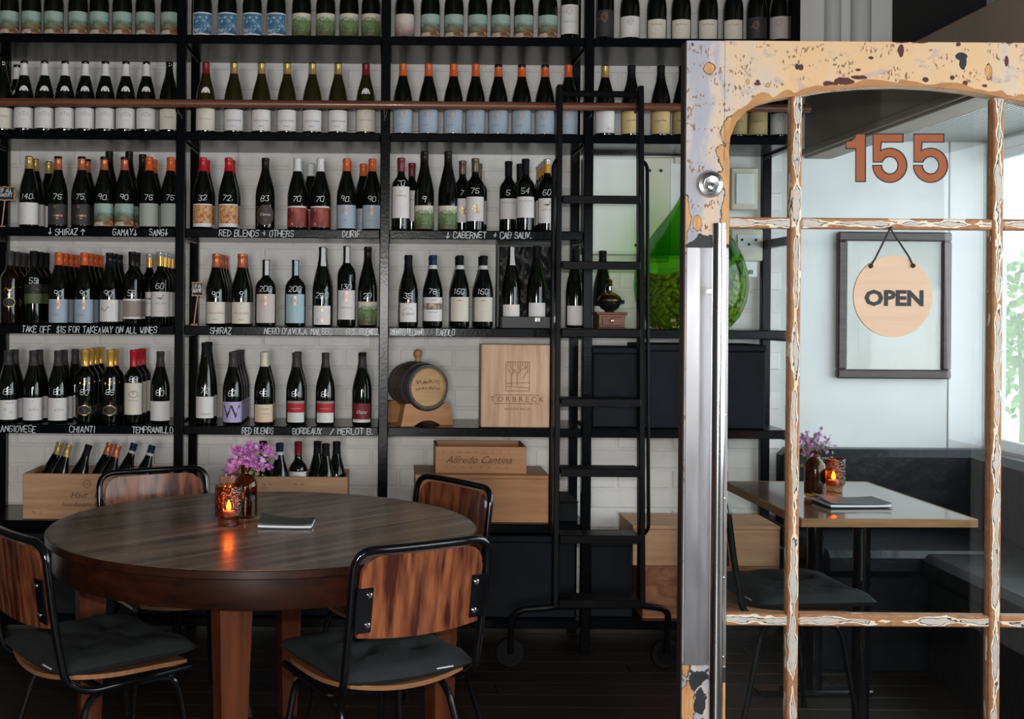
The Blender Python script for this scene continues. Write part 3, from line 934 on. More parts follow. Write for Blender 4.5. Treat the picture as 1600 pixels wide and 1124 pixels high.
# kind: profile, glass, capsule list (from, to measured down from the top; colour), labels [(mat, z0, z1, half angle, lift)], prints, looks
# prints: (text, x, z, size, mat, shear)
LOGO = ('logo', 0, .083, .017, 'print_copper', 0)
KIND = {
    'paint': ('burg', 'bottle', [(0, .012, 'black'), (.012, .055, 'copper')], [('lab_paint', .010, .102, 1.25, 0)], [], 'bottle with painterly green and cream label'),
    'paintw': ('burgt', 'bottle', [(0, .05, 'wax')], [('lab_paint', .010, .100, 1.25, 0)], [], 'dark-necked bottle with painterly label'),
    'blue': ('burg', 'bottle', [(0, .05, 'gold')], [('lab_white', .010, .102, 1.25, 0), ('lab_blue', .016, .097, 1.12, .0004)], [], 'bottle with white-edged blue landscape label'),
    'meadow': ('burg', 'bottle', [(0, .05, 'gold')], [('lab_meadow', .010, .102, 1.25, 0)], [], 'bottle with cream and green meadow label'),
    'meadowt': ('burgt', 'bottle', [(0, .045, 'wax')], [('lab_meadow', .008, .104, 1.25, 0)], [], 'dark-necked bottle with green meadow label'),
    'pink': ('burg', 'bottle', [(0, .05, 'gold')], [('lab_pink', .010, .102, 1.25, 0)], [], 'bottle with pinkish cloud label'),
    'whitetall': ('bord', 'bottle', [(0, .06, 'white')], [('lab_white', .026, .146, 1.2, 0)], [('logo', 0, .120, .016, 'print_grey', 0), ('SPARTACUS', 0, .075, .010, 'print_grey', 0), ('----------', 0, .055, .006, 'print_red', 0)], 'straight-sided bottle with tall white label'),
    'darklogo': ('bord', 'bottle', [(0, .06, 'black')], [('lab_dark', .016, .125, 1.2, 0)], [('logo', 0, .095, .018, 'print_copper', 0)], 'dark-labelled bottle with copper emblem'),
    'white': ('burg', 'bottle', [(0, .055, 'grey')], [('lab_white', .014, .100, 1.25, 0)], [('logo', .005, .078, .014, 'print_grey', 0)], 'bottle with plain white label'),
    'sailor': ('burg', 'bottle', [(0, .055, 'cream')], [('lab_cream', .008, .088, 1.1, 0)], [('La Sirene', 0, .068, .012, 'print_grey', 0), ('---------', 0, .045, .007, 'print_red', 0), ('------', 0, .032, .006, 'print_grey', 0)], 'bottle with cream printed label'),
    'coppr': ('burg', 'bottle', [(0, .055, 'black')], [('lab_dark', .012, .100, 1.2, 0)], [('logo', 0, .066, .016, 'print_copper', 0)], 'black-labelled bottle with copper emblem'),
    'greypink': ('burg', 'bottle', [(0, .055, 'grey')], [('lab_greypink', .012, .104, 1.25, 0)], [('logo', 0, .078, .015, 'print_red', 0)], 'bottle with grey-pink label'),
    'chateau': ('burg', 'bottle', [(.012, .062, 'white')], [('lab_white', .016, .100, 1.25, 0), ('oval', .168, .190, .62, 0)], [('house', 0, .066, .018, 'print_grey', 0), ('------------', 0, .048, .006, 'print_grey', 0), ('---------', 0, .036, .005, 'print_grey', 0)], 'white-capsuled bottle with pale house label'),
    'plaincream': ('burg', 'bottle', [], [('lab_cream', .014, .098, 1.25, 0)], [('Bourgogne', 0, .064, .010, 'print_red', .3), ('--------', 0, .044, .005, 'print_grey', 0)], 'bare-necked dark bottle with cream label'),
    'redoval': ('burg', 'bottle_olive', [(.004, .050, 'darkred')], [('lab_cream', .012, .102, 1.25, 0), ('oval', .165, .190, .62, 0)], [('L', 0, .085, .010, 'print_grey', 0), ('Cuvee Ambroisie', 0, .058, .008, 'print_grey', .3), ('------------', 0, .030, .005, 'print_grey', 0)], 'red-capped olive bottle with cream label'),
    'goldcap': ('burg', 'bottle_olive', [(.004, .048, 'gold')], [('lab_white', .012, .098, 1.25, 0)], [('+', 0, .086, .010, 'print_teal', 0), ('CEPAGE RAVIN', 0, .052, .010, 'print_grey', 0), ('BELAS', 0, .030, .008, 'print_grey', 0), ('--------', 0, .070, .005, 'print_red', 0)], 'gold-capped olive bottle with white label'),
    'orangeblue': ('burg', 'bottle', [(0, .052, 'orange')], [('lab_bluegrey', .008, .104, 1.25, 0)], [LOGO, ('Le Cle', -.012, .040, .010, 'print_grey', .3), ('---', .018, .034, .010, 'print_copper', 0), ('-----------', 0, .026, .006, 'print_red', 0)], 'orange-capped bottle with blue-grey label'),
    'orangedark': ('burg', 'bottle', [(0, .012, 'black'), (.012, .052, 'orange')], [('lab_bluegrey', .008, .104, 1.25, 0)], [LOGO, ('Le Cle', -.012, .040, .010, 'print_grey', .3), ('---', .018, .034, .010, 'print_copper', 0)], 'dark-topped orange-capped bottle with blue-grey label'),
    'goldwhite': ('burg', 'bottle', [(.004, .052, 'gold')], [('lab_white', .014, .104, 1.25, 0)], [('----', -.012, .090, .009, 'print_grey', 0), ('--', -.016, .078, .009, 'print_grey', 0), ('-', -.02, .060, .009, 'print_grey', 0), ('----', -.012, .046, .006, 'print_grey', 0), ('*', .014, .026, .022, 'print_gold', 0)], 'gold-capped bottle with white label'),
    'yellow': ('burg', 'bottle', [(0, .055, 'matte')], [('lab_yellow', .012, .104, 1.2, 0)], [('Gigondas', 0, .066, .013, 'print_grey', 0), ('-------', 0, .085, .008, 'print_red', 0), ('--------', 0, .040, .006, 'print_grey', 0)], 'dark-capped bottle with yellow label'),
    'smoke': ('burg', 'bottle', [(0, .010, 'black'), (.010, .056, 'copper')], [('lab_dark', .014, .098, 1.3, 0)], [('*', -.012, .082, .026, 'print_copper', 0), ('smoke', 0, .052, .016, 'print_copper', 0), ('~', 0, .040, .02, 'print_copper', 0)], 'copper-capped bottle with charcoal label'),
    'grid': ('burg', 'bottle', [(0, .056, 'orange')], [('lab_grid', .010, .104, 1.25, 0)], [], 'orange-capped bottle with pale green patterned label'),
    'art': ('burg', 'bottle', [(0, .056, 'red')], [('lab_white', .010, .104, 1.25, 0), ('lab_art', .024, .099, 1.12, .0004)], [], 'red-capped bottle with orange art label'),
    'round': ('burg', 'bottle', [(0, .04, 'wax')], [('disc', .060, .042, 1, 0)], [('Clarets', 0, .062, .016, 'print_white', .25), ('-----', 0, .04, .006, 'print_white', 0)], 'wax-necked bottle with round brown label'),
    'crimson': ('burg', 'bottle', [(0, .054, 'white')], [('lab_crimson', .012, .096, 1.25, 0), ('lab_white', .092, .098, 1.25, .0003)], [('T', -.022, .080, .016, 'print_white', 0), ('--', -.020, .055, .012, 'print_white', 0), ('A', -.022, .024, .016, 'print_white', 0)], 'white-capped bottle with crimson label'),
    'redwhite': ('bord', 'bottle', [(0, .056, 'darkred')], [('lab_white', .052, .182, 1.2, 0)], [('C', 0, .160, .010, 'print_grey', 0), ('CORIOLE', 0, .143, .012, 'print_grey', 0), ('------------', 0, .100, .005, 'print_grey', 0), ('---', 0, .090, .005, 'print_grey', 0)], 'dark red-capped bottle with tall white label'),
    'flower': ('bord', 'bottle', [(0, .056, 'bronze')], [('lab_white', .042, .142, 1.2, 0)], [('bloom', .006, .090, .020, 'print_gold', 0), ('----------', 0, .136, .004, 'print_grey', 0)], 'bronze-capped bottle with flower-drawing label'),
    'mitch': ('bord', 'bottle', [(0, .062, 'matte')], [('lab_white', .058, .144, 1.2, 0)], [('MITCHELTON', 0, .126, .009, 'print_grey', 0), ('--------', 0, .100, .004, 'print_grey', 0)], 'black-capped bottle with white label'),
    'duck': ('bord', 'bottle', [(0, .020, 'silver'), (.020, .058, 'goldb')], [('lab_white', .036, .138, 1.2, 0)], [('bird', 0, .112, .018, 'dark_ink', 0), ('CAPEL VALE', 0, .090, .009, 'print_grey', 0), ('----------', 0, .058, .005, 'print_red', 0)], 'silver and gold-capped bottle with bird label'),
    'medal': ('bord', 'brown_glass_d', [(0, .06, 'grey')], [('disc', .090, .026, 2, 0)], [('ellips', 0, .090, .024, 'print_gold', 0), ('swash', 0, .14, .03, 'print_gold', 0), ('----', 0, .118, .012, 'print_gold', 0)], 'dark bottle with gilt medallion'),
    'oliveb': ('bord', 'bottle', [(0, .062, 'matte')], [('lab_olive', .086, .126, 1.4, 0), ('lab_black', .126, .166, 1.4, 0)], [('-----', .016, .144, .008, 'print_gold', 0)], 'black-capped bottle with olive band label'),
    'ship': ('burg', 'bottle', [(0, .060, 'black')], [('lab_white', .014, .104, 1.2, 0)], [('swash', -.02, .06, .03, 'dark_ink', 0), ('ellips', .014, .093, .009, 'print_gold', 0), ('-----', .012, .075, .006, 'print_grey', 0), ('---', .012, .066, .006, 'print_grey', 0)], 'glossy black-capped bottle with white label'),
    'beigeb': ('bord', 'bottle', [(0, .056, 'black')], [('lab_white', .026, .108, 1.3, 0), ('lab_beige', .034, .100, 1.2, .0004)], [('--------', 0, .07, .005, 'print_white', 0)], 'black-capped bottle with taupe label'),
    'rhone': ('burg', 'bottle', [(0, .056, 'copper')], [('lab_cream', .010, .098, 1.25, 0)], [('*', 0, .088, .018, 'print_red', 0), ('CEPAGE RAVIN', 0, .052, .010, 'print_red', 0), ('------------', 0, .074, .005, 'print_grey', 0), ('BELAS', 0, .026, .008, 'print_grey', 0)], 'copper-capped bottle with cream label'),
    'magpink': ('mag', 'bottle', [('strip', .060, 'band')], [('lab_pinkgrey', .014, .132, 1.05, 0)], [('logo', 0, .106, .017, 'print_copper', 0)], 'squat bottle with pink-grey label'),
    'magblue': ('mag', 'bottle', [('strip', .060, 'skyblue')], [('lab_skyblue', .014, .132, 1.05, 0)], [('logo', 0, .106, .017, 'print_copper', 0)], 'squat bottle with sky-blue label'),
    'runes': ('burgt', 'bottle', [('strip', .075, 'band')], [('lab_white', .008, .086, 1.0, 0)], [('I  I  I', 0, .068, .018, 'print_copper', 0), ('I  V  I', 0, .026, .018, 'print_copper', 0), ('-----------', 0, .046, .005, 'print_red', 0)], 'strip-necked bottle with copper-lettered label'),
    'tallwhite': ('tall', 'bottle', [('strip', .066, 'band')], [('lab_white', .030, .150, 1.1, 0)], [('logo', 0, .124, .018, 'print_copper', 0), ('SPARTACUS', 0, .078, .010, 'print_grey', 0), ('---------', 0, .064, .005, 'print_grey', 0), ('---------', 0, .054, .005, 'print_grey', 0)], 'tall strip-necked bottle with white label'),
    'elv': ('burg', 'bottle', [(0, .052, 'matte')], [('lab_white', .022, .100, 1.0, 0)], [('swash', 0, .098, .02, 'print_red', 0), ('ELUENTE', 0, .054, .014, 'print_grey', 0), ('rays', 0, .08, .02, 'print_grey', 0), ('o', 0, .034, .008, 'print_grey', 0)], 'black-capped bottle with rayed white label'),
    'icard': ('burg', 'bottle', [(0, .040, 'navy'), (.040, .056, 'band')], [('lab_white', .026, .124, 1.25, 0), ('lab_strip', .074, .100, 1.25, .0004)], [('ICARDI', 0, .112, .011, 'print_grey', 0), ('SURI VIGIN', 0, .062, .008, 'print_grey', 0), ('-----', 0, .044, .005, 'print_grey', 0)], 'navy-capped bottle with striped white label'),
    'barol': ('burg', 'bottle', [(0, .040, 'matte'), (.040, .056, 'band')], [('lab_cream', .026, .126, 1.15, 0)], [('hat', 0, .110, .012, 'print_red', 0), ('----------', 0, .090, .005, 'print_grey', 0), ('--------', 0, .066, .005, 'print_grey', 0), ('----------', 0, .050, .005, 'print_grey', 0)], 'white-banded black-capped bottle with cream label'),
    'lowwhite': ('burgt', 'bottle', [(0, .05, 'matte')], [('lab_white', .014, .094, 1.0, 0)], [('--------', 0, .07, .005, 'print_red', 0), ('------', 0, .05, .005, 'print_grey', 0)], 'dark bottle with low white label'),
    'purple': ('burg', 'bottle', [(0, .060, 'grey')], [('lab_white', .014, .094, 1.25, 0)], [('====', .01, .082, .014, 'print_purple', 0), ('*', -.01, .050, .03, 'print_teal', 0), ('o', .014, .046, .022, 'print_teal', 0)], 'grey-capped bottle with purple-marked white label'),
    'wren': ('burg', 'bottle', [(0, .062, 'grey')], [('lab_white', .012, .104, 1.25, 0)], [('o U o', .006, .056, .016, 'print_grey', 0), ('-------', 0, .032, .008, 'print_red', 0), ('^', 0, .09, .012, 'print_grey', 0)], 'grey-capped bottle with sketched white label'),
    'gilt': ('bord', 'bottle', [(0, .068, 'goldb')], [('lab_black', .036, .074, 1.1, 0)], [('plaque', 0, .055, .026, 'print_gold', 0), ('cross', 0, .168, .020, 'print_gold', 0), ('-----', 0, .055, .01, 'print_red', 0)], 'gold-capped bottle with gilt-edged black label'),
    'crest': ('bord', 'bottle', [(0, .068, 'red')], [('lab_cream', .038, .168, 1.2, 0)], [('ellips', 0, .122, .018, 'print_grey', 0), ('*', 0, .122, .03, 'print_red', 0), ('BRASSAC', 0, .096, .009, 'print_grey', 0), ('----', 0, .080, .005, 'print_grey', 0), ('----', 0, .070, .005, 'print_grey', 0)], 'red-capped bottle with crested cream label'),
    'plainw': ('burg', 'bottle', [(0, .062, 'grey')], [('lab_white', .014, .094, 1.3, 0)], [('---------', 0, .074, .004, 'print_grey', 0), ('--', -.012, .022, .005, 'print_red', 0)], 'grey-capped bottle with plain white label'),
    'flutew': ('flute', 'bottle', [(0, .060, 'matte')], [('lab_white', .026, .114, 1.2, 0)], [('Fonterin', .004, .044, .013, 'print_grey', .3)], 'tall slim bottle with white label'),
    'lav': ('burg', 'bottle', [(0, .060, 'grey')], [('lab_lav', .010, .094, 1.3, 0)], [('W', -.004, .050, .078, 'dark_ink', 0)], 'grey-capped bottle with lavender letter label'),
    'peach': ('burg', 'bottle', [(0, .058, 'cream')], [('lab_peach', .010, .084, 1.15, 0), ('lab_red', .010, .013, 1.15, .0003)], [('La Sirene', 0, .066, .012, 'print_grey', 0), ('Les Gourmands', 0, .046, .008, 'print_red', 0), ('---------', 0, .034, .005, 'print_red', 0)], 'cream-capped bottle with peach label'),
    'redband': ('burg', 'bottle', [(0, .060, 'grey')], [('lab_white', .012, .098, 1.0, 0), ('lab_red', .052, .090, 1.0, .0003), ('lab_beige', .090, .100, 1.0, .0003)], [('----------', 0, .070, .014, 'print_white', 0), ('-----', 0, .040, .008, 'print_red', 0), ('----', 0, .026, .012, 'dark_ink', 0)], 'grey-capped bottle with red and white label'),
    'maroon': ('burg', 'bottle', [(0, .012, 'black'), (.012, .060, 'grey')], [('lab_maroon', .026, .092, 1.1, 0), ('lab_white', .014, .026, 1.1, 0)], [('Oscar', 0, .056, .020, 'print_white', .3)], 'grey-capped bottle with maroon label'),
}
_bm = {}


def shape_lines(kind, x, z, s):
    n = 20
    if kind == 'logo':
        L = [[(x + s * .62 * math.cos(2 * PI * i / n), z + s * .62 * math.sin(2 * PI * i / n)) for i in range(n + 1)],
             [(x + s * math.cos(2 * PI * i / n), z + s * math.sin(2 * PI * i / n)) for i in range(3, 17)]]
        L.append([(x - s * 1.7, z - s * .35), (x - s * .6, z - s * .1)])
        L.append([(x + s * .2, z - s * .3), (x + s * .2, z + s * .3), (x + s * .5, z + s * .3)])
        return L
    if kind == 'ellips':
        return [[(x + s * math.cos(2 * PI * i / n), z + s * .75 * math.sin(2 * PI * i / n)) for i in range(n + 1)]]
    if kind == 'swash':
        return [[(x - s * .7 + i * s * .14, z + s * .25 * math.sin(i * .9) + i * s * .03) for i in range(11)]]
    if kind == 'house':
        return [[(x - s, z), (x - s, z + s * .5), (x, z + s), (x + s, z + s * .5), (x + s, z), (x - s, z)], [(x - s * .9, z + s * .5), (x + s * .9, z + s * .5)],
                [(x - s * .4, z), (x - s * .4, z + s * .5)], [(x + s * .4, z), (x + s * .4, z + s * .5)], [(x, z), (x, z + s * .9)]]
    if kind == 'bloom':
        L = [[(x + s * .9, z - s * 2.2), (x + s * .55, z - s * .8), (x, z)]]
        for i in range(15):
            a = 2 * PI * i / 15
            L.append([(x, z), (x + s * .95 * math.cos(a), z + s * .95 * math.sin(a))])
        return L
    if kind == 'bird':
        return [[(x - s * .8, z), (x + s * .1, z - s * .25), (x + s * .6, z + s * .1), (x + s * .55, z + s * .6), (x + s * .85, z + s * .65)], [(x - s * .5, z + s * .05), (x + s * .3, z + s * .05)], [(x - s * .2, z - s * .1), (x + s * .4, z - s * .1)]]
    if kind == 'rays':
        return [[(x + math.cos(a) * s * .5, z - s * .3 + math.sin(a) * s * .2), (x + math.cos(a) * s * 1.3, z - s * .9 + math.sin(a) * s)] for a in (.3, .9, PI / 2, 2.2, 2.8)]
    if kind == 'hat':
        return [[(x - s, z), (x + s, z)], [(x - s * .6, z + s * .15), (x + s * .6, z + s * .15)], [(x - s * .25, z + s * .35), (x + s * .25, z + s * .35)]]
    if kind == 'plaque':
        p = [(-1, .35), (-.6, .5), (-.3, .75), (.3, .75), (.6, .5), (1, .35), (1.1, 0), (1, -.35), (.6, -.5), (.3, -.75), (-.3, -.75), (-.6, -.5), (-1, -.35), (-1.1, 0), (-1, .35)]
        return [[(x + a * s, z + b * s) for a, b in p]]
    if kind == 'cross':
        return [[(x - s, z), (x + s, z)], [(x - s, z - s * .2), (x + s, z - s * .2)], [(x, z - s * .6), (x, z + s * .5)], [(x - s * .3, z - s * .4), (x + s * .3, z + s * .3)]]
    return None


def bottle_meshes(kind):
    """list of (part name, mesh) for a kind"""
    if kind in _bm:
        return _bm[kind]
    p, glass, caps, labs, prints, _ = KIND[kind]
    H = PROF[p][-1][1]
    out = [('glass_body', MB().lathe(PROF[p], 28).mesh('glass_body', M[glass]))]
    for c in caps:
        if c[0] == 'strip':
            z0 = H - c[1] - .006
            mt = M['cap_band'] if c[2] == 'band' else M['lab_' + c[2]]
            out.append(('neck_strip', patch(p, z0, H - .006, .55, .0012, 6, .25).mesh('neck_strip', mt)))
        else:
            out.append(('neck_band' if c[2] == 'band' else 'capsule', ring(p, H - c[1], H - c[0] if c[0] else H + .001, .0009).mesh('capsule', M['cap_' + c[2]])))
            if c[0] == 0 and c[1] > .04:
                rz = H - .016
                out[-1] = (out[-1][0], ring(p, H - c[1], H + .001, .0009).lathe([(rad(p, rz) + .0012, rz - .0012), (rad(p, rz) + .0017, rz), (rad(p, rz) + .0012, rz + .0012)], 18).mesh('capsule', M['cap_' + c[2]]))
    for l in labs:
        if l[0] == 'disc':
            rr = l[2]
            fn = on_bottle(p, .0006)
            mb = MB()
            n = 28
            rings = [[fn(0, l[1])]] + [[fn(rr * k * math.cos(2 * PI * i / n), l[1] + rr * k * (1 if l[3] == 1 else .7) * math.sin(2 * PI * i / n)) for i in range(n)] for k in (.25, .5, .75, 1)]
            vs = [v for q in rings for v in q]
            fs = [(0, 1 + i, 1 + (i + 1) % n) for i in range(n)]
            for k in range(3):
                for i in range(n):
                    j = (i + 1) % n
                    fs.append((1 + k * n + i, 1 + (k + 1) * n + i, 1 + (k + 1) * n + j, 1 + k * n + j))
            mb.add(vs, fs)
            out.append(('label', mb.mesh('label', M['lab_brown'] if l[3] == 1 else M['lab_black'])))
        elif l[0] == 'oval':
            fn = on_bottle(p, .0008)
            n = 20
            w = .018
            vs = [fn(0, l[1])] + [fn(w * math.cos(PI * i / n), l[1] + (l[2] - l[1]) * math.sin(PI * i / n)) for i in range(n + 1)]
            out.append(('neck_label', MB().add(vs, [(0, i, i + 1) for i in range(1, n + 1)]).mesh('neck_label', M['lab_white'])))
        else:
            out.append(('label', patch(p, l[1], l[2], l[3], .0006 + l[4]).mesh('label', M[l[0]])))
    by = {}
    fn = on_bottle(p, .0016)
    for t, x, z, s, mt, shr in prints:
        mb = by.setdefault(mt, MB())
        L = shape_lines(t, x, z, s)
        if L:
            mb.strokes(L, .0013 if t in ('logo', 'house', 'rays') else .0022, fn)
        else:
            flat_text(mb, t, s, lambda a, b: fn(a + x, b + z), shr, .0)
    for mt, mb in by.items():
        out.append(('label_print', mb.mesh('label_print', M[mt], 0)))
    _bm[kind] = out
    return out


_nm = {}


def price_mesh(kind, num):
    if (kind, num) in _nm:
        return _nm[(kind, num)]
    p = KIND[kind][0]
    top = max([l[2] for l in KIND[kind][3] if l[0] not in ('oval', 'disc')] + [.104])
    ln, w = handwriting(num, .021, .42, .15)
    z0 = top + .014
    if p in ('bord', 'mag', 'tall'):
        z0 = min(z0, PROF[p][4][1] - .012) if top < .15 else top + .004
    ln = [[(x - w / 2, z + z0) for x, z in l] for l in ln]
    _nm[(kind, num)] = MB().strokes(ln, .0019, on_bottle(p, .0015)).mesh('price_marking', M['chalk'], 0)
    return _nm[(kind, num)]


ORD = ['first', 'second', 'third', 'fourth', 'fifth', 'sixth', 'seventh', 'eighth', 'ninth', 'tenth', 'eleventh', 'twelfth']
ROWN = ['top shelf', 'second shelf', 'third shelf', 'fourth shelf', 'fifth shelf']
BAYN = ['first bay', 'second bay', 'third bay', 'fourth bay']
YBOT, DY = 4.886, .0862
_small = {'wine bottle': 0}


def bottle(kind, loc, label, group, num=None, rot=(0, 0, 0)):
    o = thing('wine_bottle', label, 'bottle', loc, rot, group)
    for nm, me in bottle_meshes(kind):
        put(nm, me, o)
    if num:
        put('price_marking', price_mesh(kind, num), o)
    return o


ROWS = {}


def P(*a):
    return list(a)


# (row, bay): entries px, kind, number, how many behind, depth step of the first
ROWS[0, 0] = [(x, 'paint', None, 0, 0) for x in (14, 49, 84, 122, 155, 191, 227, 266)]
ROWS[0, 1] = [(x, 'blue', None, 0, 0) for x in (316, 355, 394, 431.5)] + [(x, 'meadow', None, 0, 0) for x in (471, 508.5, 545, 579.6)]
ROWS[0, 2] = [(632, 'pink', None, 0, 0)] + [(x, 'paint', None, 0, 0) for x in (672, 709, 746, 782, 818, 855.6)] + [(890, 'whitetall', None, 0, 0)]
ROWS[0, 3] = [(945, 'darklogo', None, 0, 0), (984, 'white', None, 0, 0)] + [(x, 'sailor', None, 0, 0) for x in (1026, 1064, 1106, 1145.5)] + [(1182, 'coppr', None, 0, 0), (1218, 'greypink', None, 0, 0)]
ROWS[1, 0] = [(4, 'plaincream', None, 0, 0), (26, 'chateau', None, 0, 1)] + [(x, 'chateau', None, 0, 0) for x in (37, 69, 101, 132.5, 164, 196, 228)] + [(264, 'plaincream', None, 0, 0)]
ROWS[1, 1] = [(321, 'redoval', None, 0, 0)] + [(x, 'goldcap', None, 0, 0) for x in (365, 408, 448, 487.6, 527.6)] + [(571, 'redoval', None, 0, 0)]
ROWS[1, 2] = [(x, 'orangeblue', None, 0, 0) for x in (629, 669, 708, 742.6)] + [(x, 'orangedark', None, 0, 0) for x in (778, 814.6, 851)] + [(887.5, 'orangeblue', None, 0, 0)]
ROWS[1, 3] = [(945, 'goldwhite', None, 0, 0)] + [(x, 'yellow', None, 0, 0) for x in (986, 1032, 1066, 1152, 1184)] + [(1219, 'white', None, 0, 0)]
ROWS[2, 0] = [(44.6, 'goldwhite', '140.', 1, 0), (75.6, 'goldwhite', None, 0, 2), (90, 'smoke', '75', 0, 0), (127, 'smoke', '75.', 1, 0), (162, 'paint', '90.', 0, 0), (170, 'paintw', None, 0, 1), (194, 'paint', '90', 0, 0), (201, 'paintw', None, 0, 1), (222, 'paintw', None, 0, 2), (232.5, 'grid', '75', 1, 0), (266, 'grid', '75', 1, 0)]
ROWS[2, 1] = [(316.5, 'art', '32', 1, 0), (356.5, 'art', '72.', 1, 0), (414, 'round', '83', 0, 0), (464, 'crimson', '70', 1, 0), (485, 'crimson', None, 0, 2), (500, 'crimson', '70', 1, 0), (541, 'orangeblue', '90.', 1, 0), (567, 'orangeblue', None, 0, 2), (581, 'orangeblue', '90', 0, 0)]
ROWS[2, 2] = [(626, 'redwhite', '70', 1, 0), (643, 'redwhite', None, 0, 2), (662.7, 'meadowt', '9', 1, 0), (699.5, 'meadowt', None, 0, 0), (722, 'flower', '7', 0, 1), (742, 'flower', '75', 0, 0), (747, 'flower', None, 0, 2), (794, 'mitch', '5', 0, 1), (820.6, 'mitch', '54', 0, 0), (812, 'mitch', None, 0, 2), (854.5, 'duck', '60', 3, 0)]
ROWS[3, 0] = [(14.5, 'medal', '3', 3, 0), (52, 'oliveb', '55', 2, 0), (91, 'orangeblue', '90', 3, 0), (131, 'orangeblue', '90', 3, 0), (170.6, 'ship', "90'", 2, 0), (206, 'beigeb', '55', 1, 0), (233, 'duck', None, 0, 2), (250, 'duck', '60', 3, 0)]
ROWS[3, 1] = [(337, 'rhone', '90', 3, 0), (376.7, 'rhone', '9', 1, 0), (415, 'magpink', '200', 0, 0), (461, 'magblue', '200', 0, 0), (503, 'runes', '250', 1, 0), (541, 'tallwhite', '130', 0, 0), (574, 'meadowt', '20', 0, 0)]
ROWS[3, 2] = [(637.5, 'elv', '35', 1, 0), (676, 'icard', '78', 1, 0), (718, 'barol', '160', 1, 0), (755, 'barol', '160', 1, 0), (899, 'lowwhite', None, 0, 0)]
ROWS[3, 3] = [(941, 'lowwhite', None, 0, 2)]
ROWS[4, 0] = [(12, 'purple', '68', 1, 0), (51, 'wren', None, 1, 0), (90, 'wren', '80', 1, 0), (117, 'wren', None, 0, 2), (132, 'gilt', '80', 3, 0), (171.5, 'gilt', '85', 1, 0), (208, 'crest', '85', 2, 0), (250, 'plainw', '80', 0, 0)]
ROWS[4, 1] = [(320, 'flutew', '72', 1, 0), (363, 'lav', '62', 3, 0), (412, 'peach', '95', 1, 0), (462, 'redband', '84', 1, 0), (508, 'redband', '84', 0, 0), (565, 'maroon', None, 1, 0)]
for (r_, b), ents in ROWS.items():
    ybase = PY + (EYE - ZS[r_]) * F / YBOT
    front = 0
    grp = 'wine bottles on the %s, %s' % (ROWN[r_], BAYN[b])
    for px, kind, num, nb_, k0 in ents:
        look = KIND[kind][5]
        for k in range(nb_ + 1):
            Y = YBOT + DY * k0
            X = at(px, ybase, Y).x
            kk = k0 + k
            Yk = YBOT + DY * kk
            if kk == 0:
                lab = '%s, %s in front row, %s, %s' % (look, ORD[front], ROWN[r_], BAYN[b])
                front += 1
            else:
                lab = '%s, %s row behind %s bottle, %s, %s' % (look, ORD[kk], ORD[max(front - 1, 0)], ROWN[r_], BAYN[b])
            bottle(kind, (X, Yk, ZS[r_] + .0005), lab, grp, num if kk == 0 or (k0 and num) else None, (0, 0, -X / 4.9 * .9))

# little chalkboard signs on sticks
def chalk_sign(px, r_, base_px, lines, label, w, h, lean, zc):
    Y = 4.86
    b = at(base_px, PY + (EYE - ZS[r_]) * F / Y, Y)
    s = thing('chalkboard_sign', label, 'sign', (b.x, Y, ZS[r_] + .0005))
    MB().lathe([(0, 0), (.016, 0), (.017, .004), (.012, .009), (.004, .011), (0, .011)], 18).obj('base', M['pine'], s)
    tx = at(px, PY, Y).x - b.x
    MB().tube([(0, 0, .008), (tx, .002, zc - h / 2 + .004)], .0028, 8).obj('stick', M['pine'], s)
    pts = []
    n = 40
    for i in range(n):
        a = 2 * PI * i / n
        c_, s_ = math.cos(a), math.sin(a)
        k = 1 / max(abs(c_), abs(s_)) ** .9
        wob = 1 + .05 * math.cos(8 * a)
        pts.append((tx + w / 2 * c_ * k * wob, zc + h / 2 * s_ * k * wob))
    brd = MB().prism(pts, -.004, .004).obj('frame', M['pine'], s)
    MB().prism([(tx + (x - tx) * .86, zc + (z - zc) * .84) for x, z in pts], -.0052, -.003).obj('slate', M['slate'], s)
    mb = MB()
    for i, t in enumerate(lines):
        ln, tw = handwriting(t, h * .24, .3)
        k = min(1.0, w * .74 / tw)
        zz = zc + h * (.10 - .32 * i)
        mb.strokes([[(tx - tw * k / 2 + x * k, zz + z) for x, z in l] for l in ln], .0024, lambda x, z: (x, -.0058, z))
    mb.obj('chalk_lettering', M['chalk'], s, smooth=0)


chalk_sign(308.5, 3, 303, ['S OF ALL', 'EROABUTY'], 'small chalkboard sign on wooden stick beside copper-capped bottles', .046, .058, .1, .150)
chalk_sign(6, 2, 3, ['S OF ALL', 'EROABUTY'], 'small chalkboard sign on wooden stick at end of third shelf', .090, .058, .05, .140)

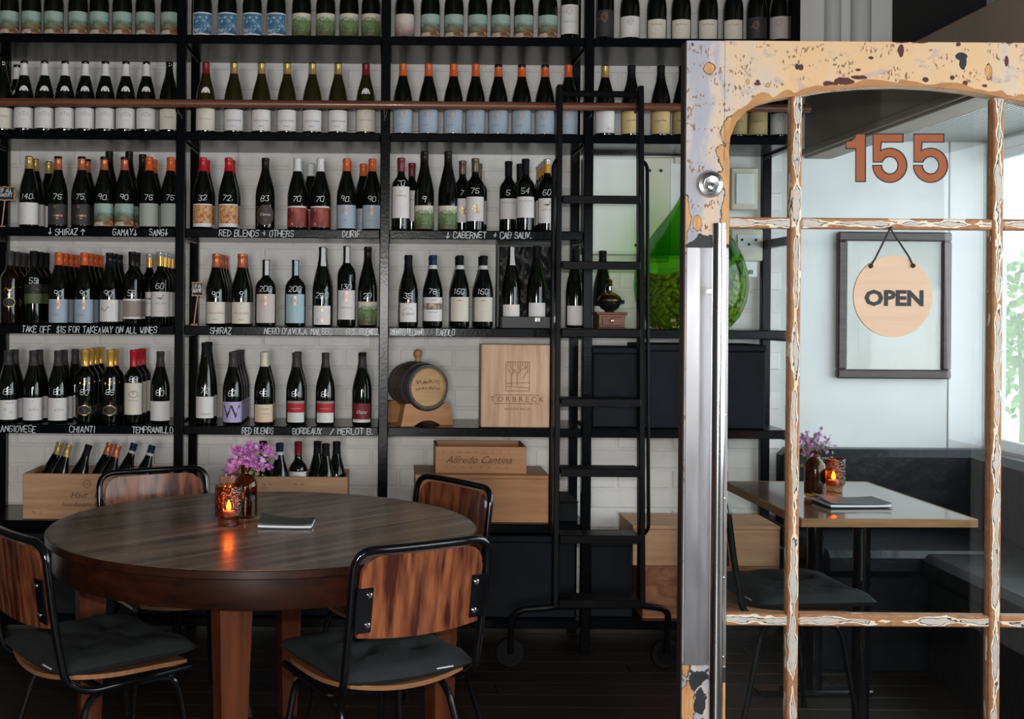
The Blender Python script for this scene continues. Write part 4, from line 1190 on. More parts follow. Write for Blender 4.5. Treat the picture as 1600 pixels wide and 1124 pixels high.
# ------------------------------------------------------------------ crates, cases, barrel
def crate(label, x0, x1, y0, y1, z0, z1, mt, lid=False, words=(), t=.012, group=None, name='wine_crate'):
    s = thing(name, label, 'crate', ((x0 + x1) / 2, (y0 + y1) / 2, z0), group=group)
    w, d, h = x1 - x0, y1 - y0, z1 - z0
    MB().box((0, -d / 2 + t / 2, h / 2), (w, t, h), .0015).obj('front_panel', mt, s)
    MB().box((0, d / 2 - t / 2, h / 2), (w, t, h), .0015).obj('back_panel', mt, s)
    for sx in (-1, 1):
        MB().box((sx * (w / 2 - t / 2), 0, h / 2), (t, d - 2 * t - .001, h), .0015).obj('side_panel', mt, s)
    MB().box((0, 0, t / 2), (w - 2 * t - .001, d - 2 * t - .001, t)).obj('base_panel', mt, s)
    if lid:
        MB().box((0, 0, h + .008), (w + .004, d + .004, .015), .002).obj('lid', mt, s)
    for kind, tx, x, z, size, shear in words:
        mb = MB()
        if kind == 't':
            flat_text(mb, tx, size, lambda a, b: (a + x, -d / 2 - .0008, b + z), shear)
        elif kind == 'sun':
            L = [[(x + math.cos(a) * size * .6, z + math.sin(a) * size * .6), (x + math.cos(a) * size, z + math.sin(a) * size)] for a in [2 * PI * i / 12 for i in range(12)]]
            L.append([(x - size * .3, z), (x + size * .3, z)])
            mb.strokes(L, .0025, lambda a, b: (a, -d / 2 - .0008, b))
        elif kind == 'dots':
            for i in range(tx):
                xx = x + (i - (tx - 1) / 2) * size
                mb.strokes([[(xx - .0015, z), (xx + .0015, z)]], .003, lambda a, b: (a, -d / 2 - .0008, b))
        mb.obj('stamped_print', M['ink'], s, smooth=0)
    return s


z6 = ZS[5] + .0005
crate('open pine wine crate with sunburst stamp holding seven bottle necks', -1.495, -.900, 4.835, 5.10, z6, z6 + .185, M['pine'],
      words=[('sun', '', -.035, .145, .019, 0), ('t', 'Haut   Marbuzet', .01, .098, .034, .35), ('t', 'Saint-Estephe Bordeaux', -.03, .060, .023, .35), ('t', 'Grand vin', -.03, .028, .022, .35), ('t', '75cl  12', -.24, .026, .014, 0)])
crate('open pine wine crate behind purple flowers with red-capped bottle', -.690, -.170, 4.835, 5.08, z6, z6 + .180, M['pine'],
      words=[('t', '~ ~', -.07, .15, .03, .2), ('t', '~ ~', .06, .15, .03, .2)])
crate('wide closed pine box under the smaller signed crate', .108, .655, 4.835, 5.13, z6, z6 + .178, M['pine_o'], True)
crate('small open crate with cursive signature on top of closed box', .190, .565, 4.87, 5.10, z6 + .1945, z6 + .305, M['pine_o'],
      words=[('t', 'Alfredo Cantina', -.01, .055, .042, .45), ('dots', 9, -.02, .086, .034, 0), ('dots', 8, -.02, .026, .036, 0)])
z7 = ZS[6] + .0005
KIND['neck_gold'] = ('burg', 'bottle', [(.0, .055, 'gold')], [], [], '')
KIND['neck_black'] = ('burg', 'bottle', [(.0, .05, 'matte')], [], [], '')
KIND['neck_red'] = ('burg', 'bottle', [(.0, .055, 'darkred')], [], [], '')
KIND['neck_copper'] = ('burg', 'bottle', [(.0, .055, 'copper')], [], [], '')
KIND['neck_navy'] = ('burg', 'bottle', [(.0, .035, 'navy'), (.035, .047, 'band')], [], [], '')
KIND['neck_redlab'] = ('bord', 'bottle', [(.0, .055, 'darkred')], [('lab_white', .10, .182, 1.2, 0)], [('VIVO', 0, .165, .012, 'print_grey', 0)], '')
for px, ptop, kd, lab, num in (
        (94, 704, 'neck_gold', 'leaning gold-capped bottle at left end of sunburst crate', None),
        (108, 707, 'neck_gold', 'second leaning gold-capped bottle in sunburst crate', None),
        (139, 707, 'neck_black', 'leaning black-capped bottle in sunburst crate', '60'),
        (172, 700, 'neck_copper', 'taller leaning copper-capped bottle in sunburst crate', None),
        (185, 706, 'neck_copper', 'shorter leaning copper-capped bottle in sunburst crate', None),
        (210, 705, 'neck_navy', 'leaning navy-capped bottle with white band in sunburst crate', None),
        (238, 714, 'neck_navy', 'lower navy-capped bottle at right end of sunburst crate', None)):
    i = (94, 108, 139, 172, 185, 210, 238).index(px)
    Y = (5.03, 4.955, 4.96, 5.03, 4.955, 5.03, 4.955)[i]
    dv = Vector((.26, .17, .95)).normalized()
    top = at(px, ptop, Y)
    b0 = top - dv * .279
    b0.z = max(b0.z, z6 + .024)
    o = bottle(kd, b0, lab, 'bottles in the sunburst crate')
    o.scale = (.94, .94, .94)
    o.rotation_euler = dv.to_track_quat('Z', 'Y').to_euler()
for i, (px, ptop, kd, lab) in enumerate((
        (411, 712, 'neck_black', 'black-capped bottle right behind the purple flowers in crate'),
        (437, 717, 'neck_navy', 'short navy-capped bottle with white band in crate behind flowers'),
        (466, 708, 'neck_redlab', 'red-capped bottle with white label in crate behind flowers'),
        (496, 700, 'neck_black', 'left of three dark necks in crate behind flowers'),
        (509, 702, 'neck_black', 'middle of three dark necks in crate behind flowers'),
        (526, 699, 'neck_black', 'right of three dark necks in crate behind flowers'))):
    Y = (4.965, 4.90, 4.91, 4.975, 4.893, 4.97)[i]
    top = at(px, ptop, Y)
    H = PROF[KIND[kd][0]][-1][1]
    bottle(kd, (top.x, Y, max(top.z - H, z6 + .013)), lab, 'bottles in the crate behind the flowers')

# open black presentation case with two bottles
cs = thing('wine_case', 'open black wine case lined with satin holding two bottles', 'case', (.568, 4.93, ZS[3] + .0005))
MB().box((.005, -.072, .024), (.232, .012, .048), .002).obj('front_panel', M['case'], cs)
MB().box((0, 0, .005), (.232, .13, .01), .001).obj('base_panel', M['case'], cs)
for sx in (-1, 1):
    MB().box((sx * .115 + .005, 0, .024), (.010, .13, .048), .002).obj('side_panel', M['case'], cs)
MB().box((0, .085, .176), (.246, .016, .350), .002).obj('lid_panel', M['case'], cs)
for sx in (-1, 1):
    MB().box((sx * .117, .058, .176), (.012, .036, .350), .002).obj('lid_edge', M['case'], cs)
mb = MB()
n = 22
rg = random.Random(8)
vs = []
for j in range(n + 1):
    for i in range(n + 1):
        vs.append((-.11 + .22 * i / n, .075 - .014 * abs(math.sin(i * .8 + math.sin(j * .7) * 1.6) * math.sin(j * .55 + i * .25)), .012 + .33 * j / n))
mb.add(vs, [(j * (n + 1) + i, j * (n + 1) + i + 1, (j + 1) * (n + 1) + i + 1, (j + 1) * (n + 1) + i) for j in range(n) for i in range(n)])
mb.obj('satin_lining', M['satin'], cs, smooth=80)
cl = MB().box((.035, -.0795, .036), (.022, .003, .018), .001).obj('clasp', M['chrome'], cs)
MB().lathe([(0, 0), (.004, 0), (.004, .003), (0, .004)], 10, Matrix.Translation((.035, -.081, .036)) @ Matrix.Rotation(PI / 2, 4, 'X')).obj('knob', M['chrome'], cl)
for px, lab in ((798, 'strip-necked bottle at left inside the open satin case'), (838, 'dark-necked bottle at right inside the open satin case')):
    X = at(px, 480, 4.93).x
    bottle('runes' if px < 800 else 'lowwhite', (X, 4.928, ZS[3] + .0115), lab, 'bottles in the satin case')

# barrel on its cradle
bl = thing('wine_barrel', 'small oak wine barrel with pale head lying on wooden cradle', 'barrel', (at(652, 640, 4.98).x, 4.985, ZS[4] + .0005), (0, 0, R(22)))
zc = .158
BL = [(.088, -.118), (.0965, -.07), (.1015, -.025), (.1025, 0), (.1015, .025), (.0965, .07), (.088, .118)]
ax = Matrix.Translation((0, 0, zc)) @ Matrix.Rotation(PI / 2, 4, 'X')
ns = 20
mb = MB()
da = 2 * PI / ns
mb.lathe(BL + [(BL[-1][0] - .010, .118)], 3, None, -da / 2 + .006, da / 2 - .006)
mb.lathe([(BL[0][0] - .010, -.118), BL[0]], 3, None, -da / 2 + .006, da / 2 - .006)
stv = mb.mesh('stave', M['stave'])
for i in range(ns):
    o = put('stave', stv, bl)
    o.matrix_local = ax @ Matrix.Rotation(i * da, 4, 'Z')
for t in (-.10, -.055, .055, .10):
    def rr(q):
        for (r0, z0), (r1, z1) in zip(BL, BL[1:]):
            if z0 <= q <= z1:
                return r0 + (r1 - r0) * (q - z0) / (z1 - z0)
        return BL[0][0]
    MB().lathe([(rr(t - .011), t - .011), (rr(t - .011) + .0025, t - .011), (rr(t + .011) + .0025, t + .011), (rr(t + .011), t + .011)], 36, ax).obj('hoop', M['hoop'], bl)
MB().lathe([(0, .108), (.083, .108), (.083, .09)], 36, ax).obj('head', M['head'], bl)
MB().lathe([(0, -.108), (.083, -.108), (.083, -.09)], 36, ax).obj('head', M['head'], bl)
mb = MB()
rg = random.Random(21)
for zz, hh, n_ in ((.010, .022, 30), (-.012, .014, 26)):
    for i in range(n_):
        x_ = -.055 + .110 * (i + rg.uniform(.1, .9)) / n_
        z_ = zc + zz + rg.uniform(0, hh * .6)
        mb.strokes([[(x_, z_), (x_ + rg.uniform(-.004, .004), z_ + rg.uniform(.2, .6) * hh)]], rg.uniform(.0015, .0035), lambda a, b: (a, -.1092, b))
mb.obj('branded_print', M['burn'], bl, smooth=0)
MB().lathe([(.009, 0), (.011, .01), (.010, .016), (.016, .022), (.019, .034), (.016, .045), (.008, .051), (0, .052)], 16, Matrix.Translation((0, 0, zc + .101))).obj('bung', M['pine_o'], bl)
cr = []
for yy in (-.085, .085):
    pts = [(-.118, 0), (-.06, 0)] + [(-.06 + .12 * i / 8, .022 * math.sin(PI * i / 8)) for i in range(1, 8)] + [(.06, 0), (.118, 0), (.100, .088), (.088, .092)]
    pts += [(.1 * math.cos(a), zc + .1 * math.sin(a)) for a in [R(-42 - 96 * i / 10) for i in range(11)]] + [(-.088, .092), (-.100, .088)]
    MB().prism(pts, yy - .022, yy + .022).obj('cradle_support', M['pine_o'], bl)

# flat cedar presentation box standing on its edge
cb = thing('presentation_box', 'upright pale cedar wine box with branded tree emblem', 'box', (at(806, 640, 4.86).x, 4.87, ZS[4] + .0005), (0, 0, R(1)))
MB().box((0, 0, .170), (.296, .09, .338), .003).obj('box_body', M['pine_v'], cb)
for xx in (-.1, 0, .1):
    pass
fnb = lambda a, b: (a, -.0458, b)
mb = MB()
x0, x1, z0, z1 = -.046, .050, .150, .268
L = [[(x0, z0), (x1, z0), (x1, z1), (x0, z1), (x0, z0)]]
for i in range(9):
    xx = x0 + .008 + i * .010
    L.append([(xx, z1), (xx + .002 * math.sin(i * 2), z1 - .020 - .012 * (i % 3))])
L += [[(0, z0 + .02), (0, z0 + .07), (.018, z0 + .088), (.040, z0 + .098)], [(0, z0 + .07), (-.018, z0 + .09)], [(-.022, z0 + .02), (-.022, z0 + .065), (-.04, z0 + .09)],
      [(-.022, z0 + .065), (-.006, z0 + .088)], [(.024, z0 + .05), (.034, z0 + .072), (.044, z0 + .08)], [(x0, z0 + .03), (x1, z0 + .034)], [(x0, z0 + .018), (x1, z0 + .012)]]
L += [[(-.095, .133), (.092, .133)], [(-.095, .098), (.092, .098)]]
mb.strokes(L, .0022, fnb)
flat_text(mb, 'T O R B R E C K', .031, lambda a, b: (a, -.0458, b + .115))
flat_text(mb, 'BAROSSA VALLEY', .0135, lambda a, b: (a + .002, -.0458, b + .076))
mb.obj('branded_print', M['burn'], cb, smooth=0)

# dark storage boxes
def card_box(label, x0, x1, y0, y1, z0, z1, mt='navy', group=None):
    s = thing('storage_box', label, 'box', ((x0 + x1) / 2, (y0 + y1) / 2, z0), group=group)
    w, d, h = x1 - x0, y1 - y0, z1 - z0
    MB().box((0, 0, h * .46), (w, d, h * .92), .004).obj('box_body', M[mt], s)
    MB().box((0, 0, h * .96), (w + .006, d + .006, h * .078), .003).obj('lid', M[mt], s)
    return s


card_box('black carton standing on fifth shelf behind the ladder', .835, 1.02, 4.87, 5.13, ZS[4] + .001, ZS[4] + .33)
card_box('wide blue-black carton on fifth shelf below the demijohn', 1.03, 1.535, 4.84, 5.13, ZS[4] + .001, ZS[4] + .345)
card_box('large blue-black carton on bottom shelf under the closed pine box', .30, .765, 4.84, 5.13, z7, z7 + .335)
card_box('blue-black carton on bottom shelf behind the rear chair', .0, .285, 4.84, 5.13, z7, z7 + .325)
card_box('blue-black carton on bottom shelf behind the table legs', -.82, -.40, 4.84, 5.13, z7, z7 + .33)
card_box('blue-black carton on bottom shelf under pine flower crate', -.39, -.05, 4.84, 5.13, z7, z7 + .32)
card_box('blue-black carton on bottom shelf beside left front chair', -1.65, -1.28, 4.84, 5.13, z7, z7 + .33)
card_box('blue-black carton on bottom shelf below sunburst crate', -1.27, -.89, 4.84, 5.13, z7, z7 + .31)
card_box('grey-black carton standing behind the ladder foot', .83, 1.005, 4.86, 5.10, z7, z7 + .315)
card_box('dark carton lying at end of sixth shelf beside ladder', .668, .776, 4.86, 5.12, z6, z6 + .085)
crate('reddish plywood box on bottom shelf beneath the pale crate', 1.04, 1.60, 4.84, 5.12, z7, z7 + .215, M['ply_box'], name='plywood_box')
crate('pale closed pine crate stacked on reddish plywood box', 1.00, 1.600, 4.84, 5.14, z7 + .2165, z7 + .365, M['pine'], True,
      words=[('t', 'o', -.06, .10, .02, 0), ('t', '-----\n----', -.06, .07, .018, 0)])

# ------------------------------------------------------------------ demijohn with corks, coffee mill
dj = (at(1079, 440, 4.935).x, 4.935, ZS[3] + .0005)
DJ = [(0, .010), (.10, .002), (.135, 0), (.165, .012), (.200, .055), (.225, .115), (.2345, .18), (.230, .24), (.212, .30), (.180, .362), (.135, .425), (.088, .485), (.055, .535), (.036, .580), (.029, .615), (.028, .640), (.034, .642), (.035, .655), (.028, .658), (.024, .650)]
d = thing('demijohn', 'large teardrop green glass demijohn half full of corks', 'demijohn', dj)
MB().lathe(DJ, 48).obj('glass_body', M['green_glass'], d)
MB().lathe([(r - .006, z) for r, z in DJ[8:16]], 40).obj('inner_wall', M['green_inner'], d)


def dj_r(z):
    for (r0, z0), (r1, z1) in zip(DJ[2:], DJ[3:]):
        if z0 <= z <= z1 and z1 > z0:
            return r0 + (r1 - r0) * (z - z0) / (z1 - z0)
    return .1


ck = MB().lathe([(0, -.022), (.0105, -.022), (.0115, -.020), (.0115, .020), (.0105, .022), (0, .022)], 10).mesh('wine_cork', M['cork'])
rg = random.Random(11)
n = 0
z = .022
while z < .285 and n < 255:
    for dep in (.027, .054):
        r = dj_r(z) - dep
        if r < .03:
            continue
        cnt = int(PI * r * 1.15 / .034)
        for i in range(cnt):
            a = -PI - .2 + (PI + .4) * (i + rg.uniform(.2, .8)) / cnt
            o = put('wine_cork', ck, None, (dj[0] + r * math.cos(a), dj[1] + r * math.sin(a), dj[2] + z + rg.uniform(-.004, .004)))
            t = Vector((-math.sin(a), math.cos(a), rg.uniform(-1.2, 1.2))).normalized()
            if rg.random() < .25:
                t = Vector((math.cos(a), math.sin(a), rg.uniform(-.3, .3))).normalized()
            o.rotation_euler = t.to_track_quat('Z', 'Y').to_euler()
            tag(o, 'used wine cork piled inside the green glass demijohn', 'cork', 'corks inside the demijohn')
            n += 1
    z += .027

gm = thing('coffee_mill', 'old coffee mill with black bowl and wooden drawer base', 'coffee mill', (at(952, 500, 4.93).x, 4.93, ZS[3] + .0005))
MB().box((0, 0, .032), (.108, .108, .056), .003).obj('wooden_base', M['grinder'], gm)
MB().box((0, 0, .064), (.128, .128, .010), .003).obj('top_board', M['grinder'], gm)
MB().box((0, 0, .003), (.120, .120, .006), .002).obj('bottom_board', M['grinder'], gm)
dw = MB().box((0, -.055, .032), (.078, .006, .036), .002).obj('drawer', M['grinder'], gm)
MB().lathe([(0, .012), (.006, .011), (.009, .006), (.004, .002), (.004, -.002)], 14, Matrix.Translation((0, -.060, .034)) @ Matrix.Rotation(PI / 2, 4, 'X')).obj('knob', M['brass'], dw)
MB().lathe([(0, .069), (.020, .069), (.018, .074), (.035, .084), (.046, .100), (.050, .116), (.046, .116), (0, .112)], 28).obj('bowl', M['iron'], gm)
MB().lathe([(.050, .116), (.051, .121), (.044, .134), (.026, .147), (.010, .153), (.008, .160)], 28).obj('dome_lid', M['brass'], gm)
MB().tube([(0, 0, .150), (0, 0, .178)], .006, 10).obj('spindle', M['chrome'], gm)
MB().lathe([(.006, .176), (.014, .182), (.009, .189), (.013, .196), (.008, .204), (0, .206)], 16).obj('finial', M['brass'], gm)
MB().tube([(.045, 0, .112), (.062, -.002, .112)], .008, 10).obj('crank_stub', M['iron'], gm)

# electrical boxes on the wall in the right bay
def wall_box(name, label, p0, p1, Y, dep, mt, cat, extra=()):
    a, b = at(*p0, Y), at(*p1, Y)
    s = thing(name, label, cat, ((a.x + b.x) / 2, Y + dep / 2, (a.z + b.z) / 2))
    MB().box((0, 0, 0), (abs(b.x - a.x), dep, abs(a.z - b.z)), .004).obj('case', M[mt], s)
    for nm, cx, cz, w, h, m2 in extra:
        MB().box((cx, -dep / 2 - .003, cz), (w, .008, h), .002).obj(nm, M[m2], s)
    return s


wall_box('meter_box', 'white metal meter box on wall behind the ladder', (914, 244), (1000, 398), 5.07, .11, 'panel_white', 'meter box', [('door', -.006, 0, .205, .40, 'panel_white'), ('latch', .098, -.17, .012, .012, 'iron')])
wall_box('backing_board', 'cream backing board with two dark screws on wall', (1004, 246), (1046, 410), 5.15, .04, 'panel_cream', 'board', [('screw', -.03, .17, .012, .012, 'iron'), ('screw', .02, .17, .012, .012, 'iron')])
wall_box('switch_box', 'white ribbed switch box behind the demijohn neck', (1047, 246), (1116, 400), 5.15, .045, 'panel_white', 'switch box', [('vent', 0, .2, .16, .03, 'panel_cream')])
wall_box('fuse_box', 'cream fuse box with white cover plate', (1143, 262), (1184, 328), 5.13, .06, 'panel_cream', 'fuse box', [('cover', 0, 0, .078, .135, 'panel_white')])
wall_box('outlet_board', 'cream outlet board with three round switches', (1143, 358), (1196, 408), 5.15, .04, 'panel_cream', 'outlet', [('plate', 0, .012, .10, .065, 'panel_white'), ('switch', -.03, .022, .014, .014, 'grey_pillar'), ('switch', 0, .002, .014, .014, 'grey_pillar'), ('switch', .03, .022, .014, .014, 'grey_pillar')])
wall_box('power_outlet', 'white power outlet with round socket below switches', (1160, 408), (1184, 434), 5.16, .03, 'panel_white', 'outlet', [('socket', .004, -.012, .018, .018, 'grey_pillar')])
for px, w, lab in ((1302, .034, 'vertical grey pipe on wall above the door, nearer shelving'), (1346, .042, 'thicker vertical grey pipe on wall above the door')):
    p = at(px, 30, 5.14)
    s = thing('wall_pipe', lab, 'pipe', (p.x, 5.145, 2.36))
    MB().tube([(0, 0, 0), (0, 0, .92)], w, 16).obj('pipe', M['panel_white'], s)
    MB().box((0, .02, .5), (w * 2.4, .03, .03), .003).obj('clip', M['panel_white'], s)

# ------------------------------------------------------------------ rolling ladder
ld = thing('library_ladder', 'worn black rolling ladder leaning on the shelves', 'ladder')
LT = (at(874, 134, 4.66), at(1000, 136, 4.66))
LB = (at(867, 948, 4.56), at(1002, 946, 4.56))
for a, b in zip(LT, LB):
    ang = math.atan2(a.y - b.y, a.z - b.z)
    L_ = (a - b).length
    MB().box((0, 0, 0), (.022, .05, L_), .003).obj('side_rail', M['worn_black'], ld, (a + b) / 2, (-ang, math.atan2(a.x - b.x, a.z - b.z), 0))


def lad(t, s):
    return (LB[0] * (1 - s) + LB[1] * s) * (1 - t) + (LT[0] * (1 - s) + LT[1] * s) * t


for py in (316, 419, 524, 632, 740, 842, 940):
    t = (948 - py) / (948 - 134)
    c = lad(t, .5)
    w = (lad(t, 1) - lad(t, 0)).length
    tr = MB().box((0, 0, 0), (w - .02, .115, .022), .003).obj('tread', M['worn_black'], ld, (c.x, c.y + .005, c.z + .004))
    MB().box((0, -.052, -.006), (w - .02, .010, .030), .002).obj('nosing', M['worn_black'], tr)
c = lad(.99, .5)
MB().tube([lad(.985, .02), lad(.985, .98)], .013, 10).obj('top_bar', M['worn_black'], ld)
for s in (0, 1):
    sg = -1 if s == 0 else 1
    p0, p1 = lad(.86, s), lad(.13, s)
    off = Vector((sg * .024, -.02, 0))
    MB().tube(fillet([p0, p0 + off + Vector((0, 0, -.03)), p1 + off + Vector((0, 0, .03)), p1], .02, 4), .007, 8).obj('hand_rail', M['worn_black'], ld)
    hp = lad(.93, s)
    MB().tube(fillet([hp, (hp.x, 4.70, zr + .03), (hp.x, 4.73, zr + .02), (hp.x, 4.735, zr - .02)], .02, 5), .007, 8).obj('hook', M['worn_black'], ld)
    q = LB[s]
    wx = q.x + sg * (.165 if s == 0 else .11)
    MB().tube(fillet([(q.x, q.y, q.z), (q.x + sg * .03, q.y, q.z - .005), (wx, q.y + .02, q.z - .02), (wx, q.y + .05, .06)], .08, 8), .0125, 10).obj('base_tube', M['worn_black'], ld)
    wm = Matrix.Translation((wx, q.y + .05 + .02, .0585)) @ Matrix.Rotation(PI / 2, 4, 'X')
    wh = MB().lathe([(.036, -.012), (.054, -.012), (.058, -.006), (.058, .006), (.054, .012), (.036, .012), (.036, -.012)], 28, wm).obj('wheel', M['rubber'], ld)
    MB().lathe([(0, -.009), (.037, -.009), (.037, .009), (0, .009)], 18, wm).obj('hub', M['worn_black'], wh)
MB().tube([LB[0], LB[1]], .012, 10).obj('bottom_bar', M['worn_black'], ld)

# ------------------------------------------------------------------ round table
TC, TR, TZ = (-.372, 3.55), .633, .75
rt = thing('round_table', 'large round dark wood dining table with plank top', 'table', (TC[0], TC[1], 0))
ang = math.atan2(.79, .845)
bw = [-.633, -.50, -.375, -.245, -.115, .012, .14, .27, .40, .52, .633]
sh_off = .018
TB = TR - .0038
bw[0], bw[-1] = -TB, TB
for a, b in zip(bw, bw[1:]):
    a2, b2 = a + .0009, b - .0009
    xa = math.sqrt(max(TB * TB - a2 * a2, 0)); xb = math.sqrt(max(TB * TB - b2 * b2, 0))
    n = 14
    pts = []
    ta, tb = math.asin(max(-1, a2 / TB)), math.asin(min(1, b2 / TB))
    for i in range(n + 1):
        t = ta + (tb - ta) * i / n
        pts.append((TB * math.cos(t), TB * math.sin(t)))
    for i in range(n + 1):
        t = tb + (ta - tb) * i / n
        pts.append((-TB * math.cos(t), TB * math.sin(t)))
    q = []
    for p in pts:
        if not q or math.hypot(p[0] - q[-1][0], p[1] - q[-1][1]) > 1e-4:
            q.append(p)
    if math.hypot(q[0][0] - q[-1][0], q[0][1] - q[-1][1]) < 1e-4:
        q.pop()
    MB().slab(q, -.010, 0).obj('top_board', M['table_top'], rt, (0, 0, TZ), (0, 0, ang), 20)
MB().lathe([(.57, TZ - .024), (TR - .002, TZ - .024), (TR + .001, TZ - .021), (TR + .001, TZ - .003), (TR - .001, TZ - .0008), (TR - .0035, TZ - .0008), (TR - .0035, TZ - .0105), (0.0, TZ - .0105)], 96).obj('top_rim', M['table_red'], rt)
MB().lathe([(.575, TZ - .1045), (.611, TZ - .1045), (.614, TZ - .100), (.614, TZ - .024), (.575, TZ - .024), (.575, TZ - .1045)], 96).obj('apron', M['table_red'], rt)
for i, a in enumerate((-93, 177, -3 + 2, 87)):
    a = R(a)
    lx, ly = .528 * math.cos(a), .528 * math.sin(a)
    mb = MB()
    vs = []
    for z, h in ((0.0, .026), (.40, .036), (.66, .043), (TZ - .0245, .043)):
        vs += [(-h, -h, z), (h, -h, z), (h, h, z), (-h, h, z)]
    fs = [(3, 2, 1, 0), (12, 13, 14, 15)]
    for k in range(3):
        for e in range(4):
            f = (e + 1) % 4
            fs.append((k * 4 + e, k * 4 + f, k * 4 + 4 + f, k * 4 + 4 + e))
    mb.add(vs, fs).obj('leg', M['table_leg'], rt, (lx, ly, 0), (0, 0, a + R(28)), 20)


# things on the tables
def candle(loc, label):
    s = thing('candle_holder', label, 'candle holder', loc)
    MB().lathe([(0, .002), (.030, 0), (.0315, .002), (.0315, .018), (.034, .024), (.0405, .030), (.041, .034), (.041, .118), (.0395, .1195), (.038, .118), (.038, .034), (.030, .026), (0, .026)], 36).obj('glass_tumbler', M['candle_glass'], s)
    wx = MB().lathe([(0, .027), (.018, .027), (.018, .042), (.016, .043), (0, .042)], 18).obj('tealight', M['wax'], s)
    MB().lathe([(0, .043), (.006, .048), (.0075, .055), (.005, .066), (0, .076)], 12).obj('flame', M['flame'], wx)
    d = bpy.data.lights.new('candle_light', 'POINT')
    d.energy = 0.5
    d.color = (1, .35, .08)
    d.shadow_soft_size = .012
    o = bpy.data.objects.new('candle_light', d)
    C.objects.link(o)
    o.location = (loc[0], loc[1], loc[2] + .065)


def vase(loc, label):
    s = thing('amber_bottle', label, 'vase', loc)
    MB().lathe([(0, .003), (.030, 0), (.0355, .004), (.037, .012), (.037, .098), (.0345, .112), (.027, .124), (.0185, .132), (.0165, .138), (.0165, .150), (.019, .151), (.019, .162), (.016, .164), (.0145, .162), (.0145, .138), (.025, .122), (.033, .108), (.035, .096), (.035, .012), (0, .008)], 32).obj('glass_body', M['amber_glass'], s)
    MB().lathe([(.0165, .141), (.0195, .143), (.0165, .145)], 24).obj('neck_ring', M['amber_glass'], s)
    MB().lathe([(0, .010), (.0345, .013), (.0345, .07), (0, .07)], 24).obj('water', clear_glass('brown_vase_water', (.85, .70, .45), .4), s)


def bouquet(loc, label, seed, w=.075, n=210, pale=.12):
    rg = random.Random(seed)
    s = thing('flower_bouquet', label, 'flowers', loc)
    heads = []
    st = MB()
    for i in range(13):
        a = rg.uniform(0, 2 * PI)
        r = w * math.sqrt(rg.random())
        top = Vector((r * math.cos(a), r * .7 * math.sin(a), .205 + rg.uniform(-.03, .028) - .15 * r))
        st.tube([(rg.uniform(-.006, .006), rg.uniform(-.006, .006), .03), (top.x * .2, top.y * .2, .155), top * .9 + Vector((0, 0, .012)), top], .0013, 5)
        heads.append(top)
        for _ in range(2):
            q = top + Vector((rg.uniform(-.02, .02), rg.uniform(-.02, .02), rg.uniform(-.03, -.008)))
            st.tube([top * .75 + Vector((0, 0, .035)), q], .001, 4)
            heads.append(q)
    st.obj('stems', M['stem'], s)['kind'] = 'stuff'
    for part, mt, cnt in (('florets', M['petal'], int(n * (1 - pale))), ('pale_florets', M['petal2'], int(n * pale)), ('leaflets', M['stem'], 40)):
        mb = MB()
        for i in range(cnt):
            h = rg.choice(heads)
            c = h + Vector((rg.gauss(0, .011), rg.gauss(0, .011), rg.gauss(0, .009) - (.03 if part == 'leaflets' else 0)))
            nrm = Vector((rg.gauss(0, .7), rg.gauss(0, .7) - .5, rg.gauss(.4, .6))).normalized()
            u = nrm.orthogonal().normalized()
            v = nrm.cross(u)
            k = rg.uniform(.006, .010)
            np_ = 5
            ph = rg.uniform(0, 6)
            vs = [c]
            for j in range(np_ * 2):
                rr_ = k if j % 2 == 0 else k * .55
                aa = ph + PI * j / np_
                vs.append(c + (u * math.cos(aa) + v * math.sin(aa)) * rr_ + nrm * .003 * (1 if j % 2 == 0 else 0))
            mb.add(vs, [(0, 1 + j, 1 + (j + 1) % (np_ * 2)) for j in range(np_ * 2)])
        mb.obj(part, mt, s, smooth=0)['kind'] = 'stuff'


def menu(loc, rz, label, w=.16, d=.115):
    s = thing('menu_book', label, 'menu', loc, (0, 0, rz))
    n = 16
    def sheet(z0, th, ww, dd, bend, name, mt):
        vs = []
        for i in range(n + 1):
            t = i / n
            x = -ww / 2 + ww * t
            z = z0 + bend * (abs(2 * t - 1) ** 2.2) * .5 + bend * .35 * math.sin(t * 5)*.3
            for y in (-dd / 2, dd / 2):
                yb = z + (bend * .9 * ((1 - t) ** 3) if y > 0 else 0)
                vs += [(x, y, yb), (x, y, yb + th)]
        fs = []
        for i in range(n):
            a, b = i * 4, (i + 1) * 4
            fs += [(a + 1, b + 1, b + 3, a + 3), (a, a + 2, b + 2, b), (a, b, b + 1, a + 1), (a + 2, a + 3, b + 3, b + 2)]
        fs += [(0, 1, 3, 2), (n * 4, n * 4 + 2, n * 4 + 3, n * 4 + 1)]
        MB().add(vs, fs).obj(name, mt, s, smooth=40)
    sheet(.001, .002, w, d, .0, 'back_cover', M['menu'])
    sheet(.0035, .006, w * .985, d * .97, .002, 'pages', M['paper'])
    sheet(.0105, .002, w, d * .98, .012, 'front_cover', M['menu'])
    MB().box((w / 2 - .003, -d * .1, .007), (.006, .010, .010), .001).obj('binding_clip', M['chrome'], s)


def tpos(px, py, z):
    v = (py - (PY + (px - PX) * math.tan(ROLL))) / F
    Y = (EYE - z) / v
    return at(px, py, Y)


